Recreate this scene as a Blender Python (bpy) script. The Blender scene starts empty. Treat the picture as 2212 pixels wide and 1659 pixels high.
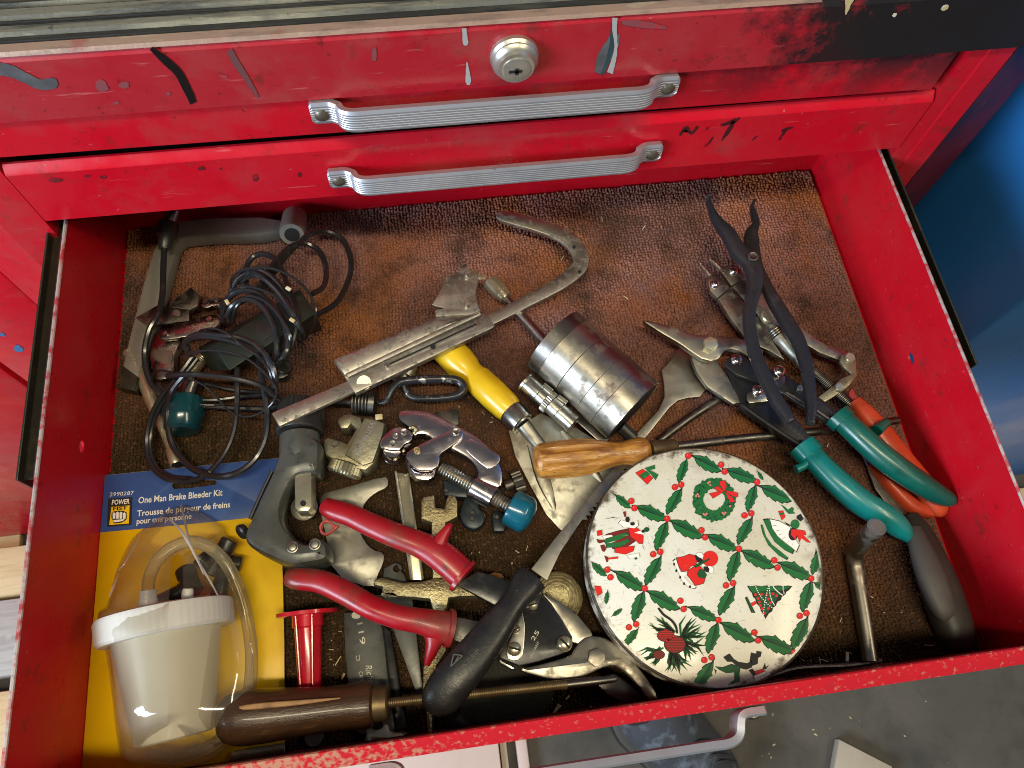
import bpy, bmesh, math, random
from mathutils import Vector, Matrix
from mathutils.geometry import interpolate_bezier
import numpy as np
random.seed(7)
SC = bpy.context.scene
COL = SC.collection
# ------------------------------------------------------------------ camera, world, lamps, exposure
CAM = Vector((0.2415650, 0.0074893, 0.5244901))
ROT = Matrix(((0.9902222277, 0.1085350618, -0.0876360660), (-0.1343228775, 0.9113819662, -0.3890247758), (0.0376471020, 0.3969925087, 0.9170494227)))
FPX = 1634.853            # focal length in pixels of a 2212 px wide picture
cam = bpy.data.objects.new("camera", bpy.data.cameras.new("camera"))
COL.objects.link(cam)
cam.matrix_world = Matrix.Translation(CAM) @ ROT.to_4x4()
cam.data.sensor_width = 36.0
cam.data.lens = 36.0 * FPX / 2212
cam.data.clip_start = 0.01
cam.data.clip_end = 60
cam.data.dof.use_dof = True
cam.data.dof.focus_distance = 0.50
cam.data.dof.aperture_fstop = 26
SC.camera = cam
w = bpy.data.worlds.new("World"); SC.world = w; w.use_nodes = True
w.node_tree.nodes["Background"].inputs[0].default_value = (0.86, 0.90, 1.0, 1)
w.node_tree.nodes["Background"].inputs[1].default_value = 0.105
SC.view_settings.view_transform = 'Standard'
SC.view_settings.look = 'None'
SC.view_settings.exposure = 0.0
SC.view_settings.gamma = 1.0
SC.cycles.filter_width = 1.0
SC.cycles.transparent_max_bounces = 24
def area(name, loc, target, sx, sy, power, color):
    l = bpy.data.lights.new(name, 'AREA'); l.shape = 'RECTANGLE'; l.size = sx; l.size_y = sy; l.energy = power; l.color = color
    o = bpy.data.objects.new(name, l); COL.objects.link(o); o.location = loc
    o.rotation_euler = (Vector(target) - Vector(loc)).to_track_quat('-Z', 'Y').to_euler()
    return o
# open workshop door on the left in front (cool daylight), a warm tube fitting overhead, an added warm lamp at right
area("daylight_door", (-1.45, -0.85, 0.82), (0.3, 0.25, 0.05), 1.1, 0.8, 76, (0.70, 0.84, 1.0))
area("warm_overhead", (0.15, -0.46, 2.2), (0.30, 0.2, 0), 1.25, 0.09, 36, (1.0, 0.87, 0.60))
area("warm_overhead", (1.75, -0.50, 2.0), (0.10, 0.2, 0), 1.25, 0.12, 20, (1.0, 0.87, 0.60))  # added lamp, placed to brighten the drawer's left wall
# ------------------------------------------------------------------ picture geometry: frames of measured points -> world
FR = {'D': None, 'R1': (0, 0, 1.6931), 'R2': (1000, 0, 1.6931), 'R3': (2000, 0, 1.2022), 'R4': (380, 750, 1.5078), 'R5': (980, 750, 1.7015),
      'S1': (1800, 900, 1.843), 'S2': (2500, 650, 1.4425), 'S3': (0, 1700, 1.4064), 'S4': (900, 1450, 1.8433), 'S5': (900, 2100, 1.3012),
      'S6': (2100, 1600, 1.5083), 'S7': (2900, 1700, 1.4064), 'T1': (0, 700, 1.10625), 'T2': (1200, 2500, 1.0533), 'T3': (3200, 0, 1.6594),
      'T4': (1500, 2050, 2.37), 'T5': (1050, 2200, 2.5523), 'T6': (420, 1750, 3.0159), 'TL': (2100, 2080, 2.765), 'TW': (2150, 1700, 3.0167),
      'TR': (2700, 1750, 2.764), 'K1': (440, 1060, 2.8609)}
KD = 2212 / 3840.0
def toD(f, x, y):
    if FR[f] is None: return x, y
    a, b, s = FR[f]
    return (a + x / s) * KD, (b + y / s) * KD
def ray(f, x, y):
    X, Y = toD(f, x, y)
    return ROT @ Vector(((X - 1106) / FPX, -(Y - 829.5) / FPX, -1.0))
def P(f, x, y, z):
    d = ray(f, x, y); return CAM + d * ((z - CAM.z) / d.z)
def PY(f, x, y, Y):
    d = ray(f, x, y); return CAM + d * ((Y - CAM.y) / d.y)
def PX(f, x, y, X):
    d = ray(f, x, y); return CAM + d * ((X - CAM.x) / d.x)
def pxm(f, p):             # metres per frame pixel at a point
    dep = -(ROT.transposed() @ (Vector(p) - CAM)).z
    s = 1.0 if FR[f] is None else KD / FR[f][2]
    return s * dep / FPX
def U(f, pts, z):
    return [P(f, p[0], p[1], p[2] if len(p) > 2 else z) for p in pts]
# ------------------------------------------------------------------ curves
def catmull(pts, n=6, closed=False):
    pts = [np.array(p, float) for p in pts]; out = []; N = len(pts)
    rng = range(N if closed else N - 1)
    for i in rng:
        p0 = pts[(i - 1) % N] if (closed or i > 0) else 2 * pts[0] - pts[1]
        p1 = pts[i]; p2 = pts[(i + 1) % N]
        p3 = pts[(i + 2) % N] if (closed or i + 2 < N) else 2 * pts[-1] - pts[-2]
        for k in range(n):
            t = k / n
            out.append(.5 * ((2 * p1) + (-p0 + p2) * t + (2 * p0 - 5 * p1 + 4 * p2 - p3) * t * t + (-p0 + 3 * p1 - 3 * p2 + p3) * t ** 3))
    if not closed: out.append(pts[-1])
    return out
def chaikin(pts, it=1, q=.25):
    pts = [np.array(p, float) for p in pts]
    for _ in range(it):
        o = []
        for i in range(len(pts)):
            a, b = pts[i], pts[(i + 1) % len(pts)]
            o += [a * (1 - q) + b * q, a * q + b * (1 - q)]
        pts = o
    return pts
# ------------------------------------------------------------------ things and parts
def thing(name, label, cat, loc, group=None):
    o = bpy.data.objects.new(name, None); COL.objects.link(o); o.location = loc; o.empty_display_size = .01
    o['label'] = label; o['category'] = cat
    if group: o['group'] = group
    return o
def rootloc(p):
    while p.parent: p = p.parent
    return p.location
def part(name, me, mat, parent, label=None, kind=None, smooth=35):
    if isinstance(me, bmesh.types.BMesh):
        m = bpy.data.meshes.new(name); me.to_mesh(m); me.free(); me = m
    me.name = name
    if mat is not None:
        me.materials.clear(); me.materials.append(mat)
    if smooth:
        me.shade_smooth(); me.set_sharp_from_angle(angle=math.radians(smooth))
    o = bpy.data.objects.new(name, me); COL.objects.link(o)
    if parent is not None:
        me.transform(Matrix.Translation(-rootloc(parent))); o.parent = parent
    if label: o['label'] = label
    if kind: o['kind'] = kind
    return o
def solo(name, me, mat, label, cat, group=None, kind=None, smooth=35):    # a thing that is one mesh, origin at its base
    o = part(name, me, mat, None, kind=kind, smooth=smooth)
    vs = np.array([v.co for v in o.data.vertices]); c = Vector(((vs[:, 0].min() + vs[:, 0].max()) / 2, (vs[:, 1].min() + vs[:, 1].max()) / 2, vs[:, 2].min()))
    o.data.transform(Matrix.Translation(-c)); o.location = c
    if label: o['label'] = label; o['category'] = cat
    if group: o['group'] = group
    return o
def join(*bms):
    b = bmesh.new()
    for x in bms:
        m = x
        if isinstance(x, bmesh.types.BMesh):
            m = bpy.data.meshes.new("t"); x.to_mesh(m); x.free()
        b.from_mesh(m); bpy.data.meshes.remove(m)
    return b
# ------------------------------------------------------------------ shapes
def box(x0, x1, y0, y1, z0, z1, bev=0, M=None):
    b = bmesh.new(); bmesh.ops.create_cube(b, size=1)
    for v in b.verts: v.co = Vector(((x0 + x1) / 2 + v.co.x * (x1 - x0), (y0 + y1) / 2 + v.co.y * (y1 - y0), (z0 + z1) / 2 + v.co.z * (z1 - z0)))
    if bev: bmesh.ops.bevel(b, geom=b.edges[:], offset=bev, segments=2, affect='EDGES', profile=.5)
    if M is not None: b.transform(M)
    return b
def hexa(c8, bev=0):      # eight corners: bottom 4, top 4 (same order)
    b = bmesh.new(); v = [b.verts.new(p) for p in c8]
    for f in ((3, 2, 1, 0), (4, 5, 6, 7), (0, 1, 5, 4), (1, 2, 6, 5), (2, 3, 7, 6), (3, 0, 4, 7)): b.faces.new([v[i] for i in f])
    bmesh.ops.recalc_face_normals(b, faces=b.faces[:])
    if bev: bmesh.ops.bevel(b, geom=b.edges[:], offset=bev, segments=2, affect='EDGES', profile=.5)
    return b
def flat2d(outs, th, bev):
    cu = bpy.data.curves.new("c", 'CURVE'); cu.dimensions = '2D'; cu.fill_mode = 'BOTH'
    for o in outs:
        s = cu.splines.new('POLY'); s.points.add(len(o) - 1); s.use_cyclic_u = True
        for p, q in zip(s.points, o): p.co = (q[0], q[1], 0, 1)
    bev = min(bev, th * .49)
    cu.extrude = max(th / 2 - bev, 1e-6)
    if bev > 0: cu.bevel_depth = bev; cu.bevel_resolution = 1; cu.offset = -bev
    ob = bpy.data.objects.new("c", cu)
    me = bpy.data.meshes.new_from_object(ob)
    bpy.data.objects.remove(ob); bpy.data.curves.remove(cu)
    return me
def plate(pts, th, bev=.0006, holes=(), sm=0):
    """outline = top face (world points, may lie on a tilted plane), th = thickness downwards, lists of hole outlines"""
    A = np.array([[p[0], p[1], 1] for p in pts]); z = np.array([p[2] for p in pts])
    if z.max() - z.min() > 1e-6: k = np.linalg.lstsq(A, z, rcond=None)[0]
    else: k = (0, 0, z[0])
    o = [(p[0], p[1]) for p in pts]
    if sm: o = chaikin(o, sm)
    me = flat2d([o] + [[(p[0], p[1]) for p in h] for h in holes], th, bev)
    for v in me.vertices: v.co.z += k[0] * v.co.x + k[1] * v.co.y + k[2] - th / 2
    b = bmesh.new(); b.from_mesh(me); bpy.data.meshes.remove(me)
    bmesh.ops.remove_doubles(b, verts=b.verts[:], dist=1e-6)
    bmesh.ops.recalc_face_normals(b, faces=b.faces[:])
    return b
def pl(f, pts, z, th, bev=.0006, holes=(), sm=0):
    return plate(U(f, pts, z), th, bev, holes, sm)
def circ(f, x, y, r, z, n=16, ry=None):
    return U(f, [(x + r * math.cos(2 * math.pi * i / n), y + (ry or r) * math.sin(2 * math.pi * i / n)) for i in range(n)], z)
def ribpx(pts, n=5):      # (x, y, half width[, z]) -> smooth outline in the same frame
    c = catmull(pts, n); L = []; Rr = []
    for i, p in enumerate(c):
        a = c[max(i - 1, 0)]; b = c[min(i + 1, len(c) - 1)]
        d = np.array([b[0] - a[0], b[1] - a[1]]); d /= np.hypot(*d) + 1e-9
        nx, ny = -d[1], d[0]; z = list(p[3:4])
        L.append([p[0] + nx * p[2], p[1] + ny * p[2]] + z); Rr.append([p[0] - nx * p[2], p[1] - ny * p[2]] + z)
    return L + Rr[::-1]
def skin(rings, cap=True):
    b = bmesh.new(); V = [[b.verts.new(p) for p in r] for r in rings]; n = len(rings[0])
    for i in range(len(V) - 1):
        for j in range(n): b.faces.new((V[i][j], V[i][(j + 1) % n], V[i + 1][(j + 1) % n], V[i + 1][j]))
    if cap:
        b.faces.new(V[0][::-1]); b.faces.new(V[-1])
    bmesh.ops.recalc_face_normals(b, faces=b.faces[:])
    return b
def sweep(pts, ra, rb=None, n=12, sub=5, ex=2.0, closed=False, mod=None, k=1.0):
    """tube along world points; ra = half width across, rb = half height, ex = superellipse exponent"""
    N = len(pts); ra = list(ra) if hasattr(ra, '__len__') else [ra] * N
    rb = ra if rb is None else (list(rb) if hasattr(rb, '__len__') else [rb] * N)
    ra = [x * k for x in ra]; rb = [x * k for x in rb]
    q = catmull([list(p) + [a, c] for p, a, c in zip(pts, ra, rb)], sub, closed) if sub > 1 else [np.array(list(p) + [a, c]) for p, a, c in zip(pts, ra, rb)]
    rings = []; M = len(q); S0 = None
    for i, c in enumerate(q):
        a = q[(i - 1) % M if closed else max(i - 1, 0)]; d = q[(i + 1) % M if closed else min(i + 1, M - 1)]
        T = Vector(d[:3] - a[:3]).normalized()
        S = T.cross(Vector((0, 0, 1)))
        if S.length < .25 and S0 is not None: S = S0 - T * S0.dot(T)
        if S.length < 1e-3: S = Vector((1, 0, 0))
        S.normalize(); S0 = S; Uz = S.cross(T); o = Vector(c[:3]); r = []
        for j in range(n):
            th = 2 * math.pi * j / n; cs, sn = math.cos(th), math.sin(th)
            k = 1 if mod is None else mod(th, i / (M - 1))
            r.append(o + S * (abs(cs) ** (2 / ex) * (1 if cs > 0 else -1) * c[3] * k) + Uz * (abs(sn) ** (2 / ex) * (1 if sn > 0 else -1) * c[4] * k))
        rings.append(r)
    if closed:
        b = skin(rings + [rings[0]], False); bmesh.ops.remove_doubles(b, verts=b.verts[:], dist=1e-7); return b
    return skin(rings)
def tube(f, pts, z, r, **k):          # centreline in frame px (x,y[,z]) and radius in frame px (or list)
    w = U(f, pts, z); rr = r if hasattr(r, '__len__') else [r] * len(w)
    m = [a * pxm(f, p) for a, p in zip(rr, w)]
    rb = k.pop('flat', 1.0)
    return sweep(w, m, [x * rb for x in m], **k)
def lathe(A, B, prof, n=24, mod=None):
    A, B = Vector(A), Vector(B); ax = (B - A); L = ax.length; ax.normalize()
    S = ax.cross(Vector((0, 0, 1)))
    if S.length < 1e-3: S = Vector((1, 0, 0))
    S.normalize(); T = ax.cross(S); rings = []
    for t, r in prof:
        r = max(r, 1e-5)
        rings.append([A + ax * (t * L) + (S * math.cos(2 * math.pi * j / n) + T * math.sin(2 * math.pi * j / n)) * (r * (1 if mod is None else mod(2 * math.pi * j / n, t))) for j in range(n)])
    return skin(rings)
def disc(c, r, h, n=20, prof=None):  # short vertical turned piece standing on c
    prof = prof or [(0, r), (.75, r), (1, r * .86)]
    return lathe(c, Vector(c) + Vector((0, 0, h)), prof, n)
def thread(A, B, r, pitch, n=14, depth=.14):
    L = (Vector(B) - Vector(A)).length; k = max(2, int(L / pitch)); pr = []
    for i in range(k):
        pr += [((i + .0) / k, r * (1 - depth)), ((i + .35) / k, r), ((i + .65) / k, r), ((i + .999) / k, r * (1 - depth))]
    return lathe(A, B, pr, n)
def hexhead(c, r, h, rot=0):
    o = [(c[0] + r * math.cos(rot + math.pi / 3 * i), c[1] + r * math.sin(rot + math.pi / 3 * i), c[2] + h) for i in range(6)]
    return plate(o, h, r * .09)
def domehead(c, r, h):
    return lathe(c, Vector(c) + Vector((0, 0, h)), [(0, r), (.3, r), (.65, r * .86), (.9, r * .5), (1, .0)], 20)
def screw(parent, c, r, h, mat, dark, ang=0, cross=False, name='screw'):
    s = part(name, domehead(c, r, h), mat, parent, smooth=50)
    L, wd = r * .78, r * .13
    bb = []
    for a in ([ang, ang + math.pi / 2] if cross else [ang]):
        k = .62 if cross else 1
        M = Matrix.Translation((c[0], c[1], c[2])) @ Matrix.Rotation(a, 4, 'Z')
        bb.append(box(-L * k, L * k, -wd, wd, h * .55, h * (1.0 if cross else 1.03) + .00008 * (1 + len(bb)), 0, M))
    part('slot', join(*bb), dark, s, smooth=0)
    return s
def faces3(polys):         # thin printed sheets: list of polygons (world points)
    b = bmesh.new()
    for p in polys:
        try: b.faces.new([b.verts.new(v) for v in p])
        except ValueError: pass
    for fc in b.faces:
        fc.normal_update()
    return b
def textmesh(body, A, B, h, nrm=(0, 0, 1), bold=0, shear=0, space=1.0, ext=.00006):
    cu = bpy.data.curves.new("t", 'FONT'); cu.body = body; cu.size = 1; cu.extrude = 0; cu.offset = bold; cu.shear = shear; cu.space_character = space; cu.resolution_u = 3
    ob = bpy.data.objects.new("t", cu); me = bpy.data.meshes.new_from_object(ob)
    bpy.data.objects.remove(ob); bpy.data.curves.remove(cu)
    xs = [v.co.x for v in me.vertices]; ys = [v.co.y for v in me.vertices]
    x0, x1 = min(xs), max(xs); cap = .72
    A, B = Vector(A), Vector(B); u = B - A; n = Vector(nrm).normalized(); vdir = n.cross(u).normalized()
    for v in me.vertices: v.co = A + u * ((v.co.x - x0) / (x1 - x0)) + vdir * (v.co.y / cap * h) + n * ext
    return me
def text(f, body, a, b, h, z, **k):
    A, B = P(f, a[0], a[1], z), P(f, b[0], b[1], z)
    return textmesh(body, A, B, h * pxm(f, A) * 1.05, **k)
# ------------------------------------------------------------------ materials
def mat(name, col, rough=.5, metal=0.0, layers=(), bump=None, coat=0, spec=.5, rv=None, trans=0, ior=1.45, sss=0, alpha=1):
    """layers: (colour, scale, lo, hi, amount[, stretch xyz[, metal, rough]]) noise patches laid over the base one after another"""
    m = bpy.data.materials.new(name); m.use_nodes = True; nt = m.node_tree; N = nt.nodes; L = nt.links
    b = N['Principled BSDF']; b.inputs['Base Color'].default_value = (*col, 1); b.inputs['Roughness'].default_value = rough; b.inputs['Metallic'].default_value = metal
    b.inputs['Coat Weight'].default_value = coat; b.inputs['Coat Roughness'].default_value = .12; b.inputs['Specular IOR Level'].default_value = spec
    b.inputs['Transmission Weight'].default_value = trans; b.inputs['IOR'].default_value = ior; b.inputs['Alpha'].default_value = alpha
    if sss:
        b.inputs['Subsurface Weight'].default_value = sss; b.inputs['Subsurface Radius'].default_value = (.01, .01, .01)
    tc = N.new('ShaderNodeTexCoord'); cur = None; cm = None; cr = None
    def noise(scale, stretch=(1, 1, 1), det=5, rgh=.62, off=0):
        mp = N.new('ShaderNodeMapping'); mp.inputs['Scale'].default_value = stretch; mp.inputs['Location'].default_value = (off, off * .7, off * .3)
        L.new(tc.outputs['Object'], mp.inputs[0])
        n = N.new('ShaderNodeTexNoise'); n.inputs['Scale'].default_value = scale; n.inputs['Detail'].default_value = det; n.inputs['Roughness'].default_value = rgh
        L.new(mp.outputs[0], n.inputs[0]); return n.outputs[0]
    for i, ly in enumerate(layers):
        c, sc, lo, hi, am = ly[:5]; st = ly[5] if len(ly) > 5 and ly[5] else (1, 1, 1)
        n = noise(sc, st, off=i * .37 + len(name) * .13)
        mr = N.new('ShaderNodeMapRange'); mr.inputs[1].default_value = lo; mr.inputs[2].default_value = hi; mr.inputs[4].default_value = am; L.new(n, mr.inputs[0])
        mx = N.new('ShaderNodeMix'); mx.data_type = 'RGBA'; L.new(mr.outputs[0], mx.inputs[0])
        mx.inputs[6].default_value = (*col, 1)
        if cur: L.new(cur, mx.inputs[6])
        mx.inputs[7].default_value = (*c, 1); cur = mx.outputs[2]
        if len(ly) > 6:
            for key, base, val in (('m', metal, ly[6]), ('r', rough, ly[7])):
                f = N.new('ShaderNodeMix'); L.new(mr.outputs[0], f.inputs[0]); f.inputs[2].default_value = base; f.inputs[3].default_value = val
                prev = cm if key == 'm' else cr
                if prev: L.new(prev, f.inputs[2])
                if key == 'm': cm = f.outputs[0]
                else: cr = f.outputs[0]
    if cur: L.new(cur, b.inputs['Base Color'])
    if cm: L.new(cm, b.inputs['Metallic'])
    if rv:
        n = noise(rv[0]); mr = N.new('ShaderNodeMapRange'); mr.inputs[1].default_value = .3; mr.inputs[2].default_value = .7; mr.inputs[3].default_value = rv[1]; mr.inputs[4].default_value = rv[2]; L.new(n, mr.inputs[0])
        if cr:
            ad = N.new('ShaderNodeMath'); ad.operation = 'MAXIMUM'; L.new(cr, ad.inputs[0]); L.new(mr.outputs[0], ad.inputs[1]); cr = ad.outputs[0]
        else: cr = mr.outputs[0]
    if cr: L.new(cr, b.inputs['Roughness'])
    if bump:
        n = noise(bump[0], bump[2] if len(bump) > 2 else (1, 1, 1)); bp = N.new('ShaderNodeBump'); bp.inputs['Strength'].default_value = bump[1]; bp.inputs['Distance'].default_value = .001
        L.new(n, bp.inputs['Height']); L.new(bp.outputs[0], b.inputs['Normal'])
    return m
RED = (.47, .004, .015); DIRT = (.05, .02, .015); CHIP = (.30, .20, .18)
M = {}
def red(name, base=RED, dirt=.5, scuff=.35, rough=.28, fade=(.40, .025, .035)):
    return mat(name, base, rough, 0, [(fade, 9, .45, .75, .45), (DIRT, 60, .60, .72, dirt), ((.30, .05, .05), 24, .50, .66, scuff), ((.08, .01, .01), 170, .63, .70, dirt), ((.08, .01, .01), 380, .66, .72, dirt), (CHIP, 210, .70, .75, .6), ((.52, .30, .28), 320, .70, .74, .5), ((.5, .2, .2), 90, .66, .72, .35, (.25, 3, 3))],
               bump=(160, .05), coat=.0, spec=.38, rv=(40, rough - .10, rough + .14))
M['red'] = red('red_paint')
M['redwall'] = red('red_paint_inside', base=(.50, .004, .014), dirt=.5, scuff=.12, rough=.32, fade=(.48, .006, .012))
def mrim():
    m = mat('worn_red_lip', (.42, .010, .018), .36, 0, [((.22, .02, .03), 120, .60, .74, .5), ((.10, .02, .02), 260, .66, .74, .6), ((.40, .30, .26), 70, .74, .77, .8)], bump=(200, .12)); nt = m.node_tree; N = nt.nodes; L = nt.links; b = N['Principled BSDF']
    tc = N.new('ShaderNodeTexCoord'); sp = N.new('ShaderNodeSeparateXYZ'); L.new(tc.outputs['Object'], sp.inputs[0])
    no = N.new('ShaderNodeTexNoise'); no.inputs['Scale'].default_value = 330; no.inputs['Detail'].default_value = 8; L.new(tc.outputs['Object'], no.inputs[0])
    q = N.new('ShaderNodeMapRange'); q.inputs[1].default_value = -.03; q.inputs[2].default_value = -.16; q.inputs[3].default_value = 0; q.inputs[4].default_value = .20; L.new(sp.outputs[0], q.inputs[0])
    a = N.new('ShaderNodeMath'); L.new(no.outputs[0], a.inputs[0]); L.new(q.outputs[0], a.inputs[1])
    mr = N.new('ShaderNodeMapRange'); mr.inputs[1].default_value = .58; mr.inputs[2].default_value = .74; L.new(a.outputs[0], mr.inputs[0])
    mx = N.new('ShaderNodeMix'); mx.data_type = 'RGBA'; L.new(mr.outputs[0], mx.inputs[0]); L.new(b.inputs['Base Color'].links[0].from_socket, mx.inputs[6]); mx.inputs[7].default_value = (.38, .17, .11, 1); L.new(mx.outputs[2], b.inputs['Base Color'])
    return m
M['redrim'] = mrim()
M['bare'] = mat('chipped_edge', (.42, .36, .36), .5, .4, [((.40, .02, .03), 120, .45, .6, .9), ((.1, .06, .06), 200, .6, .7, .7)])
def mgrime():
    m = red('red_front_strip', base=(.34, .010, .020), dirt=.6, scuff=.6, fade=(.34, .05, .055)); nt = m.node_tree; N = nt.nodes; L = nt.links; b = N['Principled BSDF']
    tc = N.new('ShaderNodeTexCoord'); sp = N.new('ShaderNodeSeparateXYZ'); L.new(tc.outputs['Object'], sp.inputs[0])
    no = N.new('ShaderNodeTexNoise'); no.inputs['Scale'].default_value = 26; no.inputs['Detail'].default_value = 8; no.inputs['Roughness'].default_value = .72; L.new(tc.outputs['Object'], no.inputs[0])
    a = N.new('ShaderNodeMath'); a.operation = 'MULTIPLY_ADD'; a.inputs[1].default_value = .34; L.new(no.outputs[0], a.inputs[0]); L.new(sp.outputs[0], a.inputs[2])
    mr = N.new('ShaderNodeMapRange'); mr.inputs[1].default_value = .300; mr.inputs[2].default_value = .352; L.new(a.outputs[0], mr.inputs[0])
    mx = N.new('ShaderNodeMix'); mx.data_type = 'RGBA'; L.new(mr.outputs[0], mx.inputs[0]); old = b.inputs['Base Color'].links[0].from_socket
    L.new(old, mx.inputs[6]); mx.inputs[7].default_value = (.014, .012, .013, 1); L.new(mx.outputs[2], b.inputs['Base Color'])
    return m
M['strip'] = mgrime()
def msoot():
    m = red('red_upper_drawer'); nt = m.node_tree; N = nt.nodes; L = nt.links; b = N['Principled BSDF']
    tc = N.new('ShaderNodeTexCoord'); sp = N.new('ShaderNodeSeparateXYZ'); L.new(tc.outputs['Object'], sp.inputs[0])
    no = N.new('ShaderNodeTexNoise'); no.inputs['Scale'].default_value = 24; no.inputs['Detail'].default_value = 9; no.inputs['Roughness'].default_value = .75; L.new(tc.outputs['Object'], no.inputs[0])
    x = N.new('ShaderNodeMapRange'); x.inputs[1].default_value = .06; x.inputs[2].default_value = .18; L.new(sp.outputs[0], x.inputs[0])
    z = N.new('ShaderNodeMapRange'); z.inputs[1].default_value = .902; z.inputs[2].default_value = .936; z.inputs[3].default_value = .30; L.new(sp.outputs[2], z.inputs[0])
    q = N.new('ShaderNodeMapRange'); q.inputs[1].default_value = .36; q.inputs[2].default_value = .56; L.new(no.outputs[0], q.inputs[0])
    p = N.new('ShaderNodeMath'); p.operation = 'MULTIPLY'; L.new(x.outputs[0], p.inputs[0]); L.new(z.outputs[0], p.inputs[1])
    p2 = N.new('ShaderNodeMath'); p2.operation = 'MULTIPLY'; L.new(p.outputs[0], p2.inputs[0]); L.new(q.outputs[0], p2.inputs[1])
    mx = N.new('ShaderNodeMix'); mx.data_type = 'RGBA'; L.new(p2.outputs[0], mx.inputs[0]); L.new(b.inputs['Base Color'].links[0].from_socket, mx.inputs[6])
    mx.inputs[7].default_value = (.022, .010, .014, 1); L.new(mx.outputs[2], b.inputs['Base Color'])
    return m
M['soot'] = msoot()
RUST = (.10, .045, .02); GRIM = (.045, .035, .025)
def metal(name, c, rough=.35, rust=.35, scale=70, rl=.535, m=1.0, bump=.06, dark=GRIM):
    c = tuple(x * .82 for x in c)
    return mat(name, c, rough, m, [(tuple(x * .50 for x in c), 22, .42, .66, .7), (dark, scale, rl, rl + .12, rust, None, .35, .62), (RUST, scale * .6, rl + .03, rl + .15, rust, None, .25, .7), (tuple(min(1, x * 1.25) for x in c), 240, .62, .7, .4)],
               bump=(260, bump), rv=(60, rough - .12, rough + .10))
M['steel'] = metal('worn_steel', (.46, .43, .36), .36, .6)
M['steelrust'] = metal('speckled_steel', (.60, .56, .48), .42, .75, 150, .525)
M['steelbright'] = metal('bright_steel', (.60, .58, .51), .28, .4, 120, .57)
M['steeldark'] = metal('dark_steel', (.20, .19, .17), .38, .5)
M['bladegrey'] = metal('ground_blade_steel', (.48, .46, .39), .44, .6, 55, .53)
M['chrome'] = metal('chrome_plate', (.74, .67, .68), .22, .35, 60, .60, bump=.015)
M['plated'] = metal('yellow_zinc_plate', (.72, .66, .47), .28, .35, 80, m=.78)
M['brass'] = mat('rough_cast_brass', (.42, .36, .20), .36, .92, [((.20, .16, .08), 40, .45, .65, .7), ((.05, .04, .02), 200, .60, .70, .6)], bump=(520, .75), rv=(60, .28, .5))
M['castgrey'] = mat('grey_enamel_casting', (.19, .185, .165), .45, .25, [((.12, .12, .10), 30, .5, .7, .6), ((.5, .48, .4), 220, .74, .77, .7)], bump=(300, .12))
M['castzinc'] = mat('dull_zinc_casting', (.33, .31, .22), .40, .75, [((.18, .16, .09), 50, .45, .65, .7), ((.06, .05, .03), 160, .6, .7, .5)], bump=(420, .25))
M['olive'] = mat('dark_grey_enamel', (.075, .078, .070), .33, .25, [((.14, .14, .125), 45, .55, .72, .5), ((.03, .03, .028), 90, .55, .7, .6), ((.5, .48, .42), 300, .75, .78, .6)], bump=(240, .08), rv=(60, .26, .44))
M['alu'] = mat('brushed_aluminium', (.46, .47, .51), .42, .75, [((.32, .32, .36), 40, .5, .7, .5), ((.10, .08, .08), 160, .69, .74, .5)])
M['handlegroove'] = mat('aluminium_groove', (.30, .31, .34), .5, .8)
M['lock'] = mat('nickel_lock', (.52, .50, .45), .36, .8, [((.36, .32, .22), 70, .5, .68, .7)], bump=(200, .06))
M['blacksteel'] = mat('black_oxide_steel', (.030, .029, .035), .26, .45, [((.07, .06, .06), 50, .55, .72, .6), ((.35, .32, .28), 260, .74, .77, .6)], bump=(200, .18), rv=(70, .20, .40))
M['blackplate'] = mat('black_enamel_plate', (.018, .018, .019), .26, .2, [((.07, .065, .06), 60, .56, .74, .6), ((.4, .38, .33), 200, .72, .75, .7, (1, 6, 1))], bump=(160, .06), rv=(60, .2, .4))
M['chippedblack'] = mat('chipped_black_steel', (.022, .023, .027), .30, .3, [((.50, .48, .44), 75, .58, .61, .95, None, .9, .35), ((.2, .18, .16), 160, .60, .68, .5)], bump=(160, .12))
M['rubber'] = mat('black_rubber_grip', (.011, .011, .012), .36, 0, [((.035, .03, .026), 45, .52, .72, .7), ((.16, .15, .13), 150, .68, .72, .6, (1, 6, 1)), ((.10, .09, .08), 260, .66, .70, .6, (5, 1, 1))], bump=(200, .25), rv=(60, .28, .5))
M['greyrubber'] = mat('grey_rubber_grip', (.060, .057, .055), .55, 0, [((.10, .095, .09), 40, .5, .75, .6)], bump=(200, .15))
M['darkrubber'] = mat('dark_rubber_edge', (.030, .027, .025), .5, 0, [((.06, .05, .045), 60, .5, .75, .5)], bump=(200, .15))
M['cable'] = mat('black_cable', (.016, .016, .018), .22, 0, [((.07, .065, .06), 70, .6, .75, .5)], coat=.15)
M['blackplastic'] = mat('black_plastic', (.020, .020, .020), .35, 0, [((.07, .06, .05), 80, .58, .75, .5)], bump=(150, .05))
M['adapter'] = mat('black_adapter_case', (.010, .016, .012), .42, 0, [((.05, .05, .045), 60, .6, .75, .5)], bump=(400, .06))
M['dkcutter'] = mat('blue_black_casting', (.022, .032, .040), .35, .35, [((.09, .10, .11), 90, .60, .74, .6)], bump=(300, .12))
M['void'] = mat('dark_recess', (.006, .006, .006), .8)
M['yellowwood'] = mat('yellow_painted_wood', (.62, .40, .010), .32, 0, [((.48, .26, .006), 30, .45, .7, .6), ((.75, .60, .16), 120, .62, .74, .6), ((.25, .08, .03), 45, .68, .76, .6), ((.12, .06, .02), 260, .70, .74, .5)], bump=(200, .08), coat=.2)
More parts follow.
